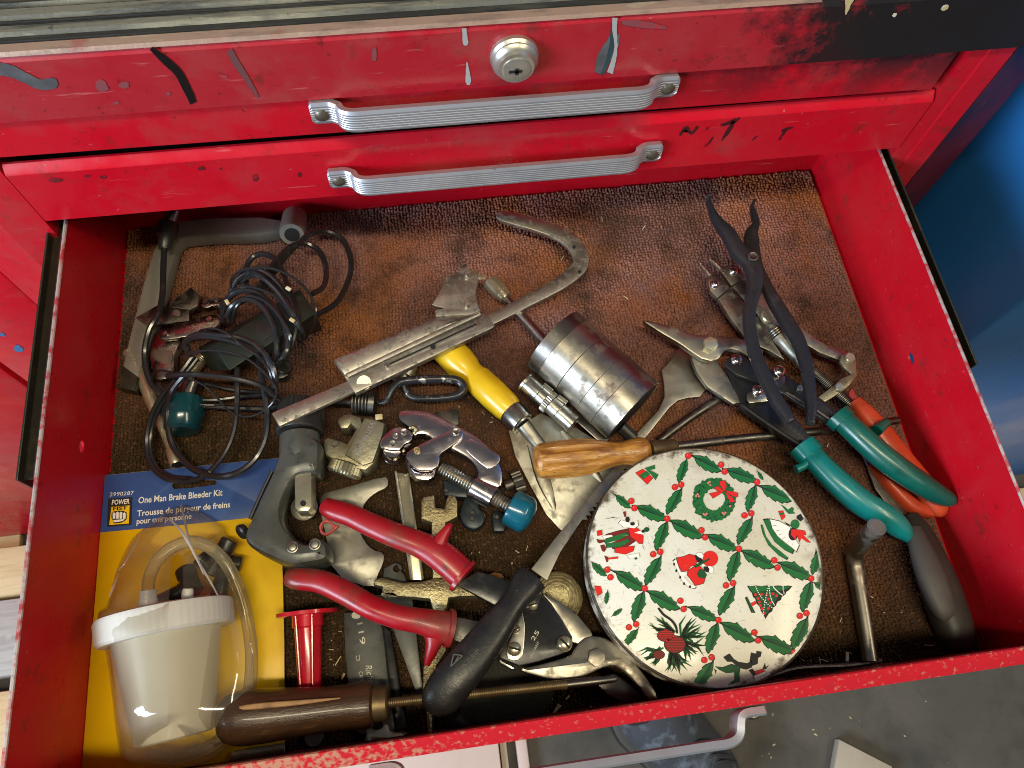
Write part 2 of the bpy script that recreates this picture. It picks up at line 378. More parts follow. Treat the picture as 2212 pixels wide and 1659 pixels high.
M['wood'] = mat('varnished_orange_wood', (.42, .19, .035), .36, 0, [((.17, .055, .010), 34, .40, .62, .85, (1, 5, 5)), ((.52, .30, .10), 60, .55, .72, .7, (1, 7, 7)), ((.07, .03, .012), 110, .58, .68, .8, (1, 8, 8)), ((.60, .42, .24), 260, .70, .74, .5)], bump=(120, .25, (1, 7, 7)), coat=.15)
M['darkwood'] = mat('dark_stained_wood', (.050, .023, .010), .36, 0, [((.022, .010, .005), 40, .45, .7, .7, (1, 6, 6)), ((.13, .065, .028), 80, .58, .72, .6, (1, 8, 8))], bump=(120, .25, (1, 7, 7)), coat=.2)
M['split'] = mat('split_raw_wood', (.34, .19, .08), .6, 0, [((.12, .06, .02), 120, .5, .7, .6)])
def grip(name, c, dirt, coat=.35, rough=.26):
    return mat(name, c, rough, 0, [(tuple(x * .72 for x in c), 22, .42, .7, .6), (dirt, 46, .56, .72, .6), ((.03, .015, .015), 150, .68, .74, .5)], bump=(120, .06), coat=coat, rv=(60, rough - .06, rough + .16))
M['teal'] = grip('teal_vinyl_grip', (.003, .165, .165), (.003, .06, .055), .15)
M['green'] = grip('green_vinyl_grip', (.002, .085, .066), (.002, .035, .03), .15)
M['redgrip'] = mat('worn_red_vinyl', (.29, .004, .010), .28, 0, [((.26, .008, .016), 22, .42, .7, .6), ((.15, .035, .022), 34, .50, .66, .8), ((.05, .022, .02), 90, .58, .70, .7), ((.03, .02, .025), 60, .66, .72, .8)], bump=(90, .15), coat=.1, rv=(50, .22, .48))
M['orangegrip'] = grip('orange_vinyl_grip', (.55, .065, .022), (.22, .04, .02), .1, .4)
M['pinkloop'] = grip('faded_red_loop', (.38, .055, .05), (.2, .05, .04), .1, .4)
M['redplastic'] = mat('red_moulded_plastic', (.45, .008, .022), .22, 0, [((.30, .005, .012), 30, .5, .7, .5)], coat=.4, sss=.05)
M['bluegem'] = mat('blue_clear_acrylic', (.006, .10, .16), .22, 0, [((.003, .03, .05), 60, .45, .65, .7), ((.01, .25, .33), 90, .62, .72, .6)], coat=.5, bump=(200, .1))
M['tealgem'] = mat('dark_teal_acrylic', (.004, .05, .065), .22, 0, [((.002, .02, .03), 60, .45, .65, .7)], coat=.5)
M['blue'] = mat('blue_printed_card', (.030, .075, .26), .38, 0, [((.05, .12, .34), 30, .45, .7, .5), ((.3, .33, .42), 220, .70, .74, .5)], coat=.1, bump=(60, .05))
M['yellow'] = mat('yellow_printed_card', (.78, .50, .003), .42, 0, [((.66, .38, .002), 30, .45, .7, .6), ((.25, .12, .01), 240, .72, .75, .5)], bump=(60, .06))
M['white'] = mat('white_print', (.72, .70, .64), .5, 0, [((.5, .5, .5), 200, .6, .7, .4)])
M['black'] = mat('black_print', (.012, .012, .012), .45)
M['cardgrey'] = mat('raw_card', (.35, .30, .22), .8)
M['cup'] = None
def milky(name, c, op):
    m = bpy.data.materials.new(name); m.use_nodes = True; nt = m.node_tree; N = nt.nodes; L = nt.links; b = N['Principled BSDF']; o = N['Material Output']
    b.inputs['Base Color'].default_value = (*c, 1); b.inputs['Roughness'].default_value = .36; b.inputs['Specular IOR Level'].default_value = .4
    tl = N.new('ShaderNodeBsdfTranslucent'); tl.inputs[0].default_value = (*c, 1); tr = N.new('ShaderNodeBsdfTransparent'); tr.inputs[0].default_value = (.95, .93, .86, 1)
    a = N.new('ShaderNodeMixShader'); a.inputs[0].default_value = .35; L.new(b.outputs[0], a.inputs[1]); L.new(tl.outputs[0], a.inputs[2])
    d = N.new('ShaderNodeMixShader'); d.inputs[0].default_value = op; L.new(tr.outputs[0], d.inputs[1]); L.new(a.outputs[0], d.inputs[2]); L.new(d.outputs[0], o.inputs[0]); return m
M['cup'] = milky('milky_plastic', (.70, .655, .52), .72)
M['cap'] = mat('white_plastic_cap', (.54, .53, .50), .36, 0, [((.44, .42, .38), 60, .5, .7, .4)], sss=.2)
def film(name, tint, haze, spec, rough, hz=(.80, .77, .68)):
    m = bpy.data.materials.new(name); m.use_nodes = True; nt = m.node_tree; N = nt.nodes; L = nt.links; N.remove(N['Principled BSDF'])
    o = N['Material Output']; tr = N.new('ShaderNodeBsdfTransparent'); tr.inputs[0].default_value = (*tint, 1); gl = N.new('ShaderNodeBsdfGlossy'); gl.inputs['Roughness'].default_value = rough
    tc = N.new('ShaderNodeTexCoord'); no = N.new('ShaderNodeTexNoise'); no.inputs['Scale'].default_value = 26; no.inputs['Detail'].default_value = 3; L.new(tc.outputs['Object'], no.inputs[0])
    bp = N.new('ShaderNodeBump'); bp.inputs['Strength'].default_value = .25; bp.inputs['Distance'].default_value = .006; L.new(no.outputs[0], bp.inputs['Height']); L.new(bp.outputs[0], gl.inputs['Normal'])
    lw = N.new('ShaderNodeLayerWeight'); lw.inputs[0].default_value = .25
    df = N.new('ShaderNodeBsdfDiffuse'); df.inputs[0].default_value = (*hz, 1); m2 = N.new('ShaderNodeMixShader'); tl = N.new('ShaderNodeBsdfTranslucent'); tl.inputs[0].default_value = (*hz, 1); m3 = N.new('ShaderNodeMixShader'); m3.inputs[0].default_value = .5; L.new(df.outputs[0], m3.inputs[1]); L.new(tl.outputs[0], m3.inputs[2])
    mr = N.new('ShaderNodeMapRange'); mr.inputs[1].default_value = .40; mr.inputs[2].default_value = .72; mr.inputs[3].default_value = haze * .5; mr.inputs[4].default_value = haze * 2; L.new(no.outputs[0], mr.inputs[0])
    hx2 = N.new('ShaderNodeMath'); hx2.operation = 'MULTIPLY_ADD'; hx2.inputs[1].default_value = haze * 1.5; hx2.use_clamp = True; L.new(lw.outputs['Facing'], hx2.inputs[0]); L.new(mr.outputs[0], hx2.inputs[2])
    L.new(hx2.outputs[0], m2.inputs[0]); L.new(tr.outputs[0], m2.inputs[1]); L.new(m3.outputs[0], m2.inputs[2])
    ad = N.new('ShaderNodeMath'); ad.operation = 'MULTIPLY_ADD'; ad.inputs[1].default_value = .5; ad.inputs[2].default_value = spec; L.new(lw.outputs['Fresnel'], ad.inputs[0]); ad.use_clamp = True
    mx = N.new('ShaderNodeMixShader'); L.new(ad.outputs[0], mx.inputs[0]); L.new(m2.outputs[0], mx.inputs[1]); L.new(gl.outputs[0], mx.inputs[2]); L.new(mx.outputs[0], o.inputs[0])
    return m
M['film'] = film('clear_blister_film', (.98, .975, .95), .085, .06, .09)
M['crease'] = film('film_fold', (.95, .94, .90), .40, .22, .05)
M['hose'] = film('clear_vinyl_hose', (.90, .87, .72), .20, .03, .14, (.72, .66, .45))
def tinlid():
    m = mat('printed_tin_white', (.66, .65, .58), .30, 0, [((.52, .48, .34), 11, .44, .66, .75), ((.34, .28, .18), 26, .58, .72, .65), ((.20, .17, .13), 60, .66, .76, .55), ((.25, .23, .20), 150, .62, .67, .6, (1, 7, 1)), ((.25, .23, .20), 150, .63, .68, .6, (6, 1, 1)), ((.12, .09, .06), 330, .70, .74, .5)], coat=.15, bump=(120, .03))
    nt = m.node_tree; N = nt.nodes; L = nt.links; b = N['Principled BSDF']; tc = N.new('ShaderNodeTexCoord')
    ln = N.new('ShaderNodeVectorMath'); ln.operation = 'LENGTH'; mp = N.new('ShaderNodeMapping'); mp.inputs['Scale'].default_value = (1, 1, 0); L.new(tc.outputs['Object'], mp.inputs[0]); L.new(mp.outputs[0], ln.inputs[0])
    no = N.new('ShaderNodeTexNoise'); no.inputs['Scale'].default_value = 70; no.inputs['Detail'].default_value = 7; no.inputs['Roughness'].default_value = .7; L.new(tc.outputs['Object'], no.inputs[0])
    a = N.new('ShaderNodeMath'); a.operation = 'MULTIPLY_ADD'; a.inputs[1].default_value = .030; L.new(no.outputs[0], a.inputs[0]); L.new(ln.outputs['Value'], a.inputs[2])
    mr = N.new('ShaderNodeMapRange'); mr.inputs[1].default_value = .0865; mr.inputs[2].default_value = .0905; L.new(a.outputs[0], mr.inputs[0])
    mx = N.new('ShaderNodeMix'); mx.data_type = 'RGBA'; L.new(mr.outputs[0], mx.inputs[0]); L.new(b.inputs['Base Color'].links[0].from_socket, mx.inputs[6]); mx.inputs[7].default_value = (.10, .075, .05, 1); L.new(mx.outputs[2], b.inputs['Base Color'])
    return m
M['tinwhite'] = tinlid()
M['tinside'] = mat('tin_side', (.07, .06, .045), .35, .6, [((.30, .28, .24), 30, .56, .66, .6), ((.03, .025, .02), 60, .55, .65, .8)], bump=(160, .1))
PRINT = dict(layers=[((.55, .53, .46), 200, .68, .72, .5, (1, 6, 1))], rough=.3, coat=.15)
M['pgreen'] = mat('green_tin_print', (.012, .125, .030), **PRINT)
M['pgreen2'] = mat('dark_green_tin_print', (.008, .070, .022), **PRINT)
M['pblack'] = mat('black_tin_print', (.012, .012, .011), **PRINT)
M['pred'] = mat('red_tin_print', (.62, .016, .012), **PRINT)
M['pdred'] = mat('brown_red_tin_print', (.16, .016, .012), **PRINT)
M['ppink'] = mat('pale_red_tin_print', (.62, .18, .15), **PRINT)
M['pwhite'] = mat('white_tin_print', (.76, .75, .70), **PRINT)
M['grit'] = mat('black_abrasive_grit', (.022, .022, .017), .85, 0, [((.06, .06, .045), 700, .55, .7, .7)], bump=(900, .9))
M['rasp'] = mat('rusty_rasp_steel', (.17, .125, .065), .45, .7, [((.10, .06, .025), 60, .45, .65, .8), ((.45, .36, .18), 90, .60, .72, .6)], bump=(200, .1))
M['concrete'] = mat('grey_concrete', (.075, .070, .060), .7, 0, [((.13, .115, .095), 4, .45, .7, .7), ((.03, .03, .027), 9, .5, .7, .7), ((.05, .045, .04), 40, .6, .75, .6), ((.5, .47, .42), 60, .72, .75, .6)], bump=(80, .2))
M['plank'] = mat('pale_pallet_wood', (.60, .46, .26), .65, 0, [((.42, .29, .14), 14, .45, .7, .6, (1, 9, 1)), ((.2, .13, .07), 60, .66, .74, .5)], bump=(40, .3, (1, 8, 1)))
M['plankgrey'] = mat('grey_weathered_board', (.40, .38, .36), .65, 0, [((.22, .21, .20), 14, .45, .7, .6, (1, 9, 1)), ((.7, .68, .62), 40, .6, .7, .4)], bump=(40, .3))
M['pinkpaper'] = mat('pale_pink_board', (.58, .47, .43), .7, 0, [((.48, .37, .33), 12, .45, .7, .5)], bump=(30, .1))
M['card'] = mat('pale_cardboard', (.42, .37, .29), .75, 0, [((.34, .29, .22), 20, .45, .7, .5)])
M['bluemetal'] = mat('blue_painted_steel', (.022, .165, .47), .36, 0, [((.018, .12, .33), 5, .45, .7, .6), ((.05, .10, .20), 30, .60, .75, .4), ((.35, .42, .5), 150, .73, .76, .6), ((.03, .04, .06), 60, .68, .74, .6)], bump=(60, .08), coat=.25, rv=(12, .25, .5))
M['leather'] = mat('scuffed_black_boot_leather', (.05, .055, .065), .32, 0, [((.20, .24, .30), 30, .52, .72, .7)], bump=(160, .3), coat=.2)
M['lace'] = mat('black_lace', (.02, .02, .022), .7)
def carpetmat():
    m = bpy.data.materials.new('loop_pile_carpet'); m.use_nodes = True; nt = m.node_tree; N = nt.nodes; L = nt.links; b = N['Principled BSDF']; b.inputs['Roughness'].default_value = 1; b.inputs['Specular IOR Level'].default_value = .03
    tc = N.new('ShaderNodeTexCoord'); cur = None
    def mixn(c, sc, lo, hi, am, off, det=6, base=None):
        nonlocal cur
        mp = N.new('ShaderNodeMapping'); mp.inputs['Location'].default_value = (off, off * .6, 0); L.new(tc.outputs['Object'], mp.inputs[0])
        n = N.new('ShaderNodeTexNoise'); n.inputs['Scale'].default_value = sc; n.inputs['Detail'].default_value = det; n.inputs['Roughness'].default_value = .6; L.new(mp.outputs[0], n.inputs[0])
        mr = N.new('ShaderNodeMapRange'); mr.inputs[1].default_value = lo; mr.inputs[2].default_value = hi; mr.inputs[4].default_value = am; L.new(n.outputs[0], mr.inputs[0])
        mx = N.new('ShaderNodeMix'); mx.data_type = 'RGBA'; L.new(mr.outputs[0], mx.inputs[0])
        if cur: L.new(cur, mx.inputs[6])
        else: mx.inputs[6].default_value = (*base, 1)
        mx.inputs[7].default_value = (*c, 1); cur = mx.outputs[2]
    mixn((.29, .105, .030), 8, .43, .60, .85, 0, base=(.27, .125, .105))      # rusty orange over faded brick
    mixn((.21, .115, .115), 11, .48, .64, .85, 3.1)
    mixn((.045, .030, .018), 7, .50, .66, .75, 7.7)                             # old oil stains
    mixn((.035, .026, .024), 24, .52, .66, .7, 5.2)
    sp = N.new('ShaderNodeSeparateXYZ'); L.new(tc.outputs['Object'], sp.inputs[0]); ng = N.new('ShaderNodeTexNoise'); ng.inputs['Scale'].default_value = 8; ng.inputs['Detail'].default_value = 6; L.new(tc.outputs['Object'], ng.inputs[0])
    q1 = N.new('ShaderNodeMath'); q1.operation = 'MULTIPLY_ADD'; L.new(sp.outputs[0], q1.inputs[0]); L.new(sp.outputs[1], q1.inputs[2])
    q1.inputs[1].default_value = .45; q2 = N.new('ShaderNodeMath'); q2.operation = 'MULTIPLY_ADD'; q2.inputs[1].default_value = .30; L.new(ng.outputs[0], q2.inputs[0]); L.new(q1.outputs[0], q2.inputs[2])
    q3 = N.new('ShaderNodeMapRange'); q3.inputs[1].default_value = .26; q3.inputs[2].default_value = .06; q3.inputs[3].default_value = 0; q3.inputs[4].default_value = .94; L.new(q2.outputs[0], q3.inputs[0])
    mg = N.new('ShaderNodeMix'); mg.data_type = 'RGBA'; L.new(q3.outputs[0], mg.inputs[0]); L.new(cur, mg.inputs[6]); mg.inputs[7].default_value = (.036, .026, .012, 1); cur = mg.outputs[2]  # grime towards the front; shadow at the left is put into the colour too
    mixn((.34, .15, .10), 330, .56, .70, .35, 1.3, 2)
    mixn((.07, .035, .025), 300, .54, .68, .6, 9.3, 2)
    L.new(cur, b.inputs['Base Color'])
    n = N.new('ShaderNodeTexNoise'); n.inputs['Scale'].default_value = 1800; L.new(tc.outputs['Object'], n.inputs[0]); bp = N.new('ShaderNodeBump'); bp.inputs['Strength'].default_value = .5; bp.inputs['Distance'].default_value = .0006; L.new(n.outputs[0], bp.inputs['Height']); L.new(bp.outputs[0], b.inputs['Normal'])
    return m
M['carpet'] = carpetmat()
M['matrib'] = mat('dusty_rubber_rib', (.14, .135, .11), .55, .1, [((.32, .29, .20), 30, .48, .62, .8, (.25, 3, 1)), ((.04, .04, .04), 50, .50, .62, .9, (.3, 3, 1)), ((.42, .40, .20), 120, .64, .72, .7, (.4, 2, 1)), ((.03, .03, .03), 200, .62, .70, .7)], bump=(220, .5))
M['mat'] = mat('dirty_ribbed_rubber', (.022, .022, .022), .5, 0, [((.07, .07, .06), 60, .5, .68, .6, (.3, 2, 1))], bump=(220, .4))
M['matedge'] = mat('worn_trim_edge', (.30, .20, .155), .45, .3, [((.12, .09, .08), 70, .5, .66, .7, (.4, 2, 1)), ((.45, .38, .26), 60, .58, .7, .7, (.4, 2, 1)), ((.30, .05, .05), 40, .6, .7, .5)], bump=(220, .3))
M['marker'] = mat('black_marker_ink', (.045, .006, .009), .5, 0, [((.25, .008, .014), 220, .55, .62, .8)])
M['paintblack'] = mat('black_paint_smear', (.006, .006, .007), .3)
M['paintgrey'] = mat('grey_paint_smear', (.10, .10, .11), .4, 0, [((.05, .05, .055), 60, .45, .65, .7)])
M['paintpale'] = mat('pale_paint_drip', (.34, .33, .33), .4)
M['scuff'] = mat('grey_scuff', (.20, .055, .065), .4, 0, [((.36, .03, .04), 90, .5, .62, .9)])
M['scuff2'] = mat('grey_pen_stroke', (.13, .05, .055), .4, 0, [((.20, .04, .045), 90, .5, .62, .9)])
M['shaded_spray'] = mat('black_oversprayed_red', (.13, .008, .012), .5, 0, [((.02, .012, .012), 12, .42, .62, .85), ((.25, .02, .025), 60, .60, .72, .5)], spec=.2)  # dark base puts the flange's shade into the colour; black patches are sprayed paint
M['grimespot'] = mat('dark_grime', (.09, .010, .014), .45, 0, [((.30, .010, .02), 120, .52, .64, .8)])
M['paintblue'] = mat('blue_paint_fleck', (.03, .13, .30), .4)
M['painttealdark'] = mat('dark_teal_paint', (.02, .05, .06), .4)
M['rail'] = mat('greasy_black_rail', (.035, .033, .024), .35, .5, [((.10, .08, .04), 70, .55, .7, .6)], bump=(150, .2))
M['rivet'] = mat('tarnished_rivet', (.20, .18, .14), .4, .8, [((.10, .08, .05), 200, .5, .7, .5)])
M['chip'] = mat('wood_chips', (.45, .36, .18), .7, 0, [((.6, .58, .5), 100, .5, .6, .8)])
M['embossed'] = mat('embossed_rubber', (.055, .053, .050), .4)
M['chromedark'] = metal('greasy_chrome', (.42, .37, .34), .26, .6, 60, .53)
# ------------------------------------------------------------------ the place: floor, tool chest, open drawer
W, D, H, YF, ZFLOOR = 0.58, 0.402, 0.0867, 0.341, -0.75
def sheet(x0, x1, y0, y1, z): return box(x0, x1, y0, y1, z - .02, z)
fl = part('concrete_floor', sheet(-4, 4, -3, 5, ZFLOOR), M['concrete'], None, kind='structure', smooth=0)
def extrude_x(prof, x0, x1, cap=True):       # (y, z) profile drawn along x
    b = bmesh.new(); a = [b.verts.new((x0, y, z)) for y, z in prof]; c = [b.verts.new((x1, y, z)) for y, z in prof]; n = len(prof)
    for i in range(n): b.faces.new((a[i], a[(i + 1) % n], c[(i + 1) % n], c[i]))
    b.faces.new(a[::-1]); b.faces.new(c); bmesh.ops.recalc_face_normals(b, faces=b.faces[:]); return b
def extrude_z(plan, z0, z1, bev=0):          # (x, y) plan drawn along z
    b = bmesh.new(); a = [b.verts.new((x, y, z0)) for x, y in plan]; c = [b.verts.new((x, y, z1)) for x, y in plan]; n = len(plan)
    for i in range(n): b.faces.new((a[i], a[(i + 1) % n], c[(i + 1) % n], c[i]))
    b.faces.new(a[::-1]); b.faces.new(c); bmesh.ops.recalc_face_normals(b, faces=b.faces[:]); return b
chest = thing('tool_chest', 'big red steel tool chest with two closed drawers, key lock and black painted right end', 'tool chest', (.29, .36, ZFLOOR))
# body: side posts with a crease and a bevelled outer flange, carcass behind
part('corner_post', extrude_z([(.5895, .3425), (.6015, .3425), (.6025, .3418), (.6045, .3418), (.62, .342), (.6205, .3424), (.6205, .40), (.60, .85), (.5895, .40)], ZFLOOR + .02, .2262), M['red'], chest, smooth=20)
part('outer_flange', extrude_z([(.6210, .3420), (.676, .3678), (.69, .42), (.69, .85), (.62, .85)], ZFLOOR + .02, .2262), M['shaded_spray'], chest, smooth=20)
part('corner_post', extrude_z([(-.0095, .3425), (-.037, .342), (-.086, .3640), (-.09, .42), (-.09, .85), (-.02, .85), (-.0095, .40)], ZFLOOR + .02, .2262), M['red'], chest, smooth=20)
part('back_panel', box(-.02, .60, .78, .80, ZFLOOR + .02, .226), M['red'], chest)
part('cross_rail', box(-.0094, .5894, .3662, .40, .1545, .1552), M['void'], chest)
part('lower_front', box(-.0094, .5894, .362, .372, ZFLOOR + .03, -.03), M['red'], chest)
part('front_strip', extrude_x([(.3385, .1885), (.3385, .2285), (.3405, .2315), (.80, .2315), (.80, .2295), (.345, .2270), (.3415, .2240), (.3415, .1885)], -.088, .664), M['strip'], chest, smooth=25)
def face(x0, x1, z0, z1, lip, tilt=0):
    b = extrude_x([(YF, z0), (YF, z1 - .0012), (YF + .0006, z1), (YF + .0044, z1 + lip), (YF + .0060, z1 + lip), (YF + .0060, z0 + .001), (YF + .002, z0 - .0008), (YF + .0005, z0 - .0008)], x0, x1)
    for v in b.verts:
        if v.co.z < z0 + .01: v.co.z += tilt * (x1 - v.co.x) / (x1 - x0)
    return b
d1 = part('drawer', face(-.0075, .5795, .1556, .1876, .0, .0042), M['soot'], chest, label='upper closed drawer with sooty black grime at its right end', smooth=20)
d2 = part('drawer', face(-.0078, .5875, .0978, .1442, .0044), M['red'], chest, label='second closed drawer with faint marker writing on its right half', smooth=20)
part('recess', box(-.0085, .5885, .3625, .3635, .088, .186), M['void'], chest, smooth=0)
def handle(parent, yface, zc, x0, x1, off, hgt=.0168, zsign=1):
    xs = [(x0, .0012), (x0 + .004, .0012), (x0 + .012, .0014), (x0 + .0165, .0035), (x0 + .0185, off * .5), (x0 + .0205, off * .86), (x0 + .0255, off), (x0 + .034, off)]
    pts = xs + [(x0 + .034 + (x1 - x0 - .068) * i / 16, off) for i in range(1, 16)] + [(x0 + x1 - x, y) for x, y in xs[::-1]]
    q = catmull(pts, 5); rings = []; n = len(q); th = .0050
    for i, (x, y) in enumerate(q):
        a = q[max(i - 1, 0)]; b = q[min(i + 1, n - 1)]; t = np.array([b[0] - a[0], b[1] - a[1]]); t /= np.hypot(*t); nx, ny = -t[1], t[0]
        s = min(1, .74 + min(i, n - 1 - i) * .13); hz = hgt / 2 * s
        r = [(x, yface - y, zc - hz * .86), (x - nx * -0, yface - y, zc + hz * .86)]
        fx, fy = x + nx * th, y + ny * th
        fr = [(fx - nx * .0012, fy - ny * .0012, hz)]
        K = 7
        for k in range(K):
            z = hz * .80 * (1 - 2 * (k + .5) / K); g = hz * .80 / K
            fr += [(fx, fy, z + g * .62), (fx, fy, z - g * .35), (fx - nx * .0004, fy - ny * .0004, z - g * .5), (fx - nx * .0004, fy - ny * .0004, z - g * .9)]
        fr += [(fx - nx * .0012, fy - ny * .0012, -hz)]
        r += [(u, yface - v, zc + z) for u, v, z in fr]
        rings.append(r)
    h = part('handle', skin(rings), M['alu'], parent, smooth=28)
    for xx in (x0 + .0062, x1 - .0062):
        part('rivet', lathe((xx, yface - .0058, zc - .0006), (xx, yface - .0082, zc - .0006), [(0, .0041), (.4, .0041), (.8, .003), (1, .0)], 16), M['rivet'], parent)
handle(d1, YF, .1803, .1815, .4005, .0098)
handle(d2, YF, .1208, .1810, .4035, .0098)
# lock on the strip
lc = PY('D', 1110, 118, .3385)
lk = part('lock', lathe(lc, lc + Vector((0, -.0105, 0)), [(0, .0136), (.25, .0136), (.4, .0124), (.55, .0130), (.72, .0120), (.80, .0106), (1, .0100)], 40), M['lock'], chest)
part('keyway', lathe(lc + Vector((0, -.0100, -.0008)), lc + Vector((0, -.0112, -.0008)), [(0, .0080), (.8, .0080), (1, .0074)], 32), M['lock'], lk)
kx = join(box(-.0042, .0032, -.0004, .0004, -.0008, .0008), box(-.0008, .0012, -.0004, .00042, -.0021, .0019))
kx.transform(Matrix.Translation(lc + Vector((0, -.0113, -.0012)))); part('key_slot', kx, M['void'], lk, smooth=0)
# paint smears, drips and pen marks on the chest front (thin dried paint)
def smear(f, pts, mt, Y, name, parent, e=.0004, n=6):
    o = ribpx(pts, n); j = random.Random(len(pts) + int(pts[0][0]))
    part(name, faces3([[PY(f, x + j.uniform(-1, 1) * 1.4, y + j.uniform(-1, 1) * 1.4, Y - e) for x, y in o]]), mt, parent, smooth=0)
YS = .3385
smear('R1', [(960, 305, 14), (1040, 375, 24), (1130, 460, 26), (1180, 550, 26), (1230, 655, 22)], M['paintblack'], YS, 'paint_mark', chest)
smear('R1', [(-60, 430, 40), (60, 450, 38), (160, 495, 32), (250, 535, 32), (330, 530, 36), (365, 520, 20)], M['paintgrey'], YS, 'paint_mark', chest)
smear('R1', [(1455, 315, 20), (1500, 400, 22), (1560, 490, 18), (1620, 590, 12), (1640, 620, 8)], M['scuff2'], YS, 'paint_mark', chest)
smear('R2', [(1253, 180, 14), (1258, 220, 14), (1262, 270, 18), (1262, 290, 8)], M['paintpale'], YS, 'paint_mark', chest)
smear('R2', [(1272, 395, 4), (1276, 450, 11), (1280, 510, 18), (1281, 540, 9)], M['paintpale'], YS, 'paint_mark', chest)
smear('R3', [(365, 95, 12), (362, 150, 14), (355, 200, 12), (330, 290, 9), (310, 335, 8)], M['painttealdark'], YS, 'paint_mark', chest)
smear('R3', [(370, 150, 20), (355, 200, 30), (320, 260, 32), (290, 330, 16)], M['paintgrey'], YS + .0001, 'paint_mark', chest)
smear('R3', [(368, 80, 12), (366, 130, 10), (372, 200, 7), (365, 260, 10), (345, 330, 14)], M['paintpale'], YS - .0001, 'paint_mark', chest)
smear('R2', [(685, 300, 8), (683, 340, 16), (681, 385, 14)], M['scuff'], YS, 'paint_mark', chest)
smear('R3', [(400, 100, 10), (500, 110, 16), (600, 125, 6)], M['scuff'], YS, 'paint_mark', chest)
smear('R3', [(1408, 66, 3), (1415, 40, 9), (1420, 15, 14), (1425, -5, 20)], M['chip'], YS, 'paint_mark', chest)
smear('R3', [(1840, 45, 5), (1855, 35, 12), (1872, 24, 5)], M['chip'], YS, 'paint_mark', chest)
smear('R3', [(1620, 74, 5), (1628, 68, 8), (1638, 60, 3)], M['chip'], YS, 'paint_mark', chest)
for s in ([(660, 610, 5), (690, 575, 7), (712, 602, 6), (742, 570, 5)], [(780, 582, 5), (790, 578, 7)], [(845, 565, 5), (900, 548, 9), (930, 532, 4)], [(905, 545, 8), (880, 590, 9), (850, 632, 4)],
          [(775, 660, 3), (795, 640, 4), (812, 618, 3)], [(1120, 592, 5), (1145, 580, 6), (1170, 575, 3)], [(1140, 585, 5), (1122, 610, 5), (1108, 632, 3)], [(985, 635, 2), (1000, 620, 3), (1010, 612, 2)]):
    smear('R3', s, M['marker'], YF, 'pen_mark', d2, .0003)
for x, y, a, b in ((350, 1145, 55, 16), (655, 1125, 26, 12), (1280, 1070, 24, 14), (1620, 1130, 22, 26), (1900, 1110, 14, 18), (1400, 1072, 9, 8), (555, 1120, 22, 10)):
    part('grime_spot', faces3([[PY('R1', x + a * math.cos(t * .5236) * random.uniform(.7, 1.1), y + b * math.sin(t * .5236) * random.uniform(.7, 1.1), YF - .0003) for t in range(12)]]), M['grimespot'], d2, smooth=0)
for x, y, a, b in ((640, 545, 60, 40), (790, 540, 40, 25), (1420, 485, 36, 16), (1070, 595, 22, 12), (740, 655, 22, 12)):
    part('scuff_mark', faces3([[PY('R1', x + a * math.cos(t * .5236) * random.uniform(.5, 1.1), y + b * math.sin(t * .5236) * random.uniform(.5, 1.1), YS - .0003) for t in range(12)]]), M['scuff'], chest, smooth=0)
# ribbed rubber mat on the lid
mt = thing('rubber_mat', 'dirty ribbed rubber mat covering the lid of the tool chest', 'mat', (.2, .45, .2318))
pr = [(.3420, .2318), (.3455, .2322)]
def rib(y0, y1, h=.0022): return [(y0, .2322), (y0 + .0005, .2322 + h), (y1 - .0005, .2322 + h), (y1, .2322)]
for k in range(9):
    o = k * .0275
    pr += rib(.3472 + o, .3490 + o, .0012) + rib(.3582 + o, .3597 + o, .0014) + rib(.3604 + o, .3620 + o, .0014) + rib(.3702 + o, .3713 + o, .0012)
    for a, b in ((.3518, .3573), (.3632, .3694), (.3722, .3738)):
        part('wide_rib', extrude_x([(a + o, .2324), (a + o + .0006, .2349), (b + o - .0006, .2349), (b + o, .2324)], -.0895, .4515), M['matrib'], mt, smooth=25)
pr += [(.62, .2322), (.62, .2318)]
part('ribbed_sheet', extrude_x(pr, -.09, .452), M['mat'], mt, smooth=25)
part('front_trim', extrude_x([(.3386, .2320), (.3400, .2338), (.3448, .2344), (.3462, .2330), (.3462, .2321)], -.09, .470), M['matedge'], mt, smooth=25)
# open drawer: real sheet steel tray
dr = thing('open_drawer', 'open red steel tool chest drawer full of hand tools', 'drawer', (W / 2, D / 2, -.004))
part('tray_floor', box(-.001, W + .001, -.001, D + .001, -.004, -.0012), M['redwall'], dr, smooth=0)
def wall(X, th, hole, name, mt):
    o = [(0, -.004), (D, -.004), (D, H - .004), (D - .004, H), (0, H)]
    me = flat2d([o, [(hole.y + .0042 * math.cos(a * .3927), hole.z + .0030 * math.sin(a * .3927)) for a in range(16)]], th, .0003)
    for v in me.vertices: v.co = Vector((X + v.co.z, v.co.x, v.co.y))
    bm = bmesh.new(); bm.from_mesh(me); bmesh.ops.recalc_face_normals(bm, faces=bm.faces[:]); return part(name, bm, mt, dr, smooth=20)
hl = PX('D', 177, 965, 0); hr = PX('D', 1968, 774, W)
wl = wall(-.0007, .0014, hl, 'side_wall', M['redwall']); wr = wall(W + .0007, .0014, hr, 'side_wall', M['redwall'])
part('rolled_edge', sweep([(-.0009, .002, H), (-.0007, .2, H + .0003), (-.0008, D - .005, H)], .0013, .0011, n=8), M['bare'], wl)
part('rolled_edge', sweep([(W + .0009, .002, H), (W + .0009, .2, H + .0002), (W + .0009, D - .005, H)], .0011, .0009, n=8), M['bare'], wr)
part('back_wall', box(-.0012, W + .0012, D, D + .0014, -.004, .080), M['redwall'], dr, smooth=0)
